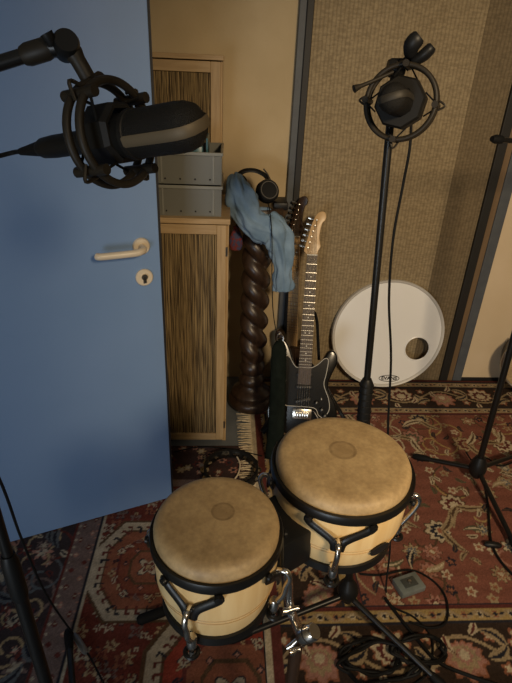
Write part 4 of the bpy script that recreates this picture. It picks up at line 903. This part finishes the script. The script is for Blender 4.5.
def az(px, py, c): p = fl(px, py, ZH - .10); return math.atan2(p.y - c.y, p.x - c.x)
aR = az(336, 545, cR); aL = az(199, 605, cL)
bongo(bon, cR, RR, .155, [aR + q * PI / 2 for q in range(4)], 'skin_large', 'larger bongo drum with a dark oval badge', 0)
bongo(bon, cL, RL, .155, [aL + q * PI / 2 for q in range(4)], 'skin_small', 'smaller bongo drum', 0)
dv = (cR - cL); dv.z = 0; dv.normalize(); pv = Vector((-dv.y, dv.x, 0))
# joining block between the shells
e0 = cL + dv * RL * .90; e1 = cR - dv * RR * .90; mc_ = (e0 + e1) / 2
lob = lambda p: Vector(p) - bon.location
Mb = frame_z(lob(Vector((mc_.x, mc_.y, ZH - .105))), (0, 0, 1), dv); L_ = (e1 - e0).length + .012
b = bmesh.new(); bx(b, (-L_ / 2, -.045, -.035), (L_ / 2, .045, .035), .004); bmesh.ops.transform(b, matrix=Mb, verts=b.verts); obj('centre_block', b, 'black_plastic', bon)
# dark oval badge on the large drum
pbz = ZH - .115; q_ = fl(381, 549, pbz); ab = aR + .66; D = Vector((math.cos(ab), math.sin(ab), 0))
b = bmesh.new(); n_ = 28; ce = None
ringv = []
for i in range(n_):
    t_ = i * 2 * PI / n_; aa = ab + .017 * math.cos(t_) / (RR * .94); zz = -.104 + .0135 * math.sin(t_); rad = RR * (.985 - max(0, (-.095 - zz)) * 2.125) + .0030
    ringv.append(b.verts.new(Vector((math.cos(aa) * rad, math.sin(aa) * rad, zz)) + lob(cR)))
ce = b.verts.new(lob(cR) + D * (RR * (.985 - .009 * 2.125) + .0032) - Vector((0, 0, .104)))
for i in range(n_): b.faces.new((ringv[i], ringv[(i + 1) % n_], ce))
r_ = bmesh.ops.extrude_face_region(b, geom=list(b.faces)); bmesh.ops.translate(b, verts=[v for v in r_['geom'] if isinstance(v, bmesh.types.BMVert)], vec=D * .0015)
bmesh.ops.recalc_face_normals(b, faces=b.faces)
obj('badge', b, 'ink', bon)

# bongo stand: chrome clamp under the pair, dark pole, tripod
cp = at(300, 634, .575); pj = at(291, 596, .575)
bs = thing('bongo_stand', 'bongo stand with chrome clamp under the pair of drums and dark pole', 'drum stand', (cp.x, cp.y, 0))
lob2 = lambda p: Vector(p) - Vector((cp.x, cp.y, 0))
cyl = lambda R_, h0, h1: [(0, h0), (R_ * .85, h0), (R_, h0 + .003), (R_, h1 - .003), (R_ * .85, h1), (0, h1)]
axc = (at(316, 631, .55) - at(298, 639, .56)).normalized()
cj = obj('clamp_knuckle', lathe(bmesh.new(), cyl(.0150, -.018, .018), 28, frame_z(lob2(at(308, 634, .545)), axc, UP)), 'chrome', bs)
obj('knuckle_seam', lathe(bmesh.new(), [(.0140, -.0012), (.0156, -.0012), (.0156, .0012), (.0140, .0012)], 28, frame_z(lob2(at(308, 634, .545)), axc, UP), close=True), 'seal_dark', cj)
obj('clamp_plate', tube(bmesh.new(), [lob2(at(291, 612, .57)), lob2(at(298, 628, .57)), lob2(at(303, 642, .572))], [.012, .015, .010], 12, flat=.6), 'chrome', bs)
obj('rod', tube(bmesh.new(), smooth_path([lob2(Vector((mc_.x, mc_.y, ZH - .12))), lob2(at(288, 580, .57)), lob2(at(289, 600, .57)), lob2(at(293, 616, .57))], 5), .0075, 12), 'chrome', bs)
wn = obj('wing_bolt', tube(bmesh.new(), [lob2(at(297, 640, .565)), lob2(at(292, 645, .562)), lob2(at(287, 648, .56))], [.0045, .0055, .004], 10), 'chrome', bs)
for a_, b__ in (((283, 611), (299, 608)), ((290, 652), (300, 649))):
    obj('bolt', tube(bmesh.new(), [lob2(at(*a_, .56)), lob2(at(a_[0] + 3, a_[1], .56)), lob2(at(b__[0] - 3, b__[1], .565)), lob2(at(*b__, .565))], [.0065, .0065, .0042, .0042], 10), 'chrome', bs)
pt = at(297, 640, .585)
obj('pole', tube(bmesh.new(), [lob2(pt), lob2(Vector((pt.x, pt.y, .10)))], .0125, 14), 'dark_wood', bs)
bh = Vector((pt.x, pt.y, .16)); obj('hub', lathe(bmesh.new(), [(0, .08), (.02, .08), (.03, .12), (.03, .18), (.016, .22), (0, .22)], 20, Matrix.Translation(lob2((pt.x, pt.y, 0)))), 'black_plastic', bs)
for e in (Vector((pt.x - .30, pt.y + .12, .026)), Vector((pt.x + .32, pt.y + .12, .026)), Vector((pt.x, pt.y - .36, .026))): leg_with_foot(bs, lob2(bh), lob2(e), .0105)

# ------------------------------------------------------------------ small things on the floor
# tambourine with jingles
tc_ = fl(231, 470, .034); tb_ = thing('tambourine', 'dark headless tambourine with metal jingles lying on the rug by the reed cabinet', 'tambourine', (tc_.x, tc_.y, .010))
Rt = .112
obj('frame', lathe(bmesh.new(), [(Rt - .006, 0), (Rt + .004, 0), (Rt + .004, .045), (Rt - .006, .045)], 56, close=True), 'black_plastic', tb_)
for q in range(14):
    a = q * 2 * PI / 14
    for dz in (0, .007):
        M_ = Matrix.Translation((Rt * math.cos(a), Rt * math.sin(a), .019 + dz)); obj('jingle', lathe(bmesh.new(), [(0, .003), (.005, .003), (.009, .0005), (.019, 0), (.019, .0012), (.010, .002), (.005, .0045), (0, .0045)], 18, M_), 'jingle', tb_)
    obj('jingle_pin', tube(bmesh.new(), [(Rt * math.cos(a), Rt * math.sin(a), .002), (Rt * math.cos(a), Rt * math.sin(a), .044)], .0016, 6), 'steel', tb_)
o = obj('loose_cord', tube(bmesh.new(), smooth_path([fl(233, 481, .016), fl(238, 474, .018), fl(240, 464, .016), fl(236, 455, .016)], 6), .0035, 8), 'ivory_plastic'); tag(o, 'short pale curved cord lying inside the tambourine ring', 'cord')
# black beater behind the smaller bongo
ba, bb = fl(137, 621, .026), fl(186, 603, .026); b = bmesh.new(); tube(b, [ba, ba + (bb - ba) * .06, ba + (bb - ba) * .5, bb], [.009, .016, .016, .014], 14)
bt = obj('drum_beater', b, 'black_soft'); tag(bt, 'black padded drum beater lying on the geometric rug behind the smaller bongo', 'beater')
obj('handle', tube(bmesh.new(), [bb, bb + (bb - ba).normalized() * .16 - Vector((0, 0, .008))], .006, 10), 'black_metal', bt)
# small grey box
gp = fl(408, 587, .012); gM = frame_z((gp.x, gp.y, .0105), (0, 0, 1), Vector((.93, .30, 0)))
gx = thing('floor_box', 'small flat grey metal box lying on the red rug beside a cable', 'box', M=gM)
obj('case', box((-.047, -.032, 0), (.047, .032, .026), .004), 'grey_box', gx)
obj('top_plate', box((-.026, -.017, .026), (.026, .017, .028), .001), 'grey_box_dark', gx)
obj('button', lathe(bmesh.new(), [(0, .028), (.007, .028), (.006, .033), (0, .034)], 14), 'steel', gx)
# loose black cables on the rugs
def cable(pts, r, label, z=.017):
    o = obj('floor_cable', tube(bmesh.new(), smooth_path([fl(px, py, z + (dz[0] if dz else 0)) for px, py, *dz in pts], 7), r, 8), 'black_rubber'); return tag(o, label, 'cable')
cable([(360, 574), (380, 575), (410, 570), (432, 580), (446, 598), (446, 622), (430, 628), (410, 622)], .0035, 'black cable curving around the small grey box on the red rug')
cable([(385, 598), (400, 618), (418, 640), (438, 662), (470, 676), (512, 690)], .0055, 'thick black cable running along the rug border past the middle stand leg')
rn = random.Random(14)
for k_, (cx_, cy_, rx_, ry_) in enumerate(((372, 656, 30, 17), (382, 664, 38, 20), (420, 650, 26, 14))):
    pts = []
    for q in range(26):
        a = q * .52 + k_; j = 1 + rn.uniform(-.18, .18); pts.append((cx_ + rx_ * j * math.cos(a), cy_ + ry_ * j * math.sin(a), .006 * (q % 3)))
    cable(pts, .0048, ['tangled coil of black cable on the dark rug border below the bongos', 'widest tangled black cable coil on the dark rug border', 'smaller tangled black cable coil beside the middle stand leg'][k_])
cable([(484, 478), (488, 505), (491, 540), (500, 560), (516, 578)], .0045, 'black cable trailing from the right-hand stand across the red rug')
cable([(466, 452), (474, 462), (486, 458), (500, 466), (516, 461)], .0035, 'thin black cable looped over the legs of the right-hand stand', .03)
cable([(174, 452), (200, 447), (230, 449), (262, 456)], .0028, 'thin dark cable along the front of the reed cabinet', .012)
pk = fl(492, 547, .012)
b = bmesh.new(); tube(b, [pk + Vector((-.03, .005, .012)), pk + Vector((-.02, .003, .012)), pk + Vector((.02, -.003, .012)), pk + Vector((.03, -.006, .012))], [.006, .012, .012, .006], 12)
o = obj('cable_plug', b, 'black_plastic'); tag(o, 'black cable plug lying on the red rug below the right-hand stand', 'plug')
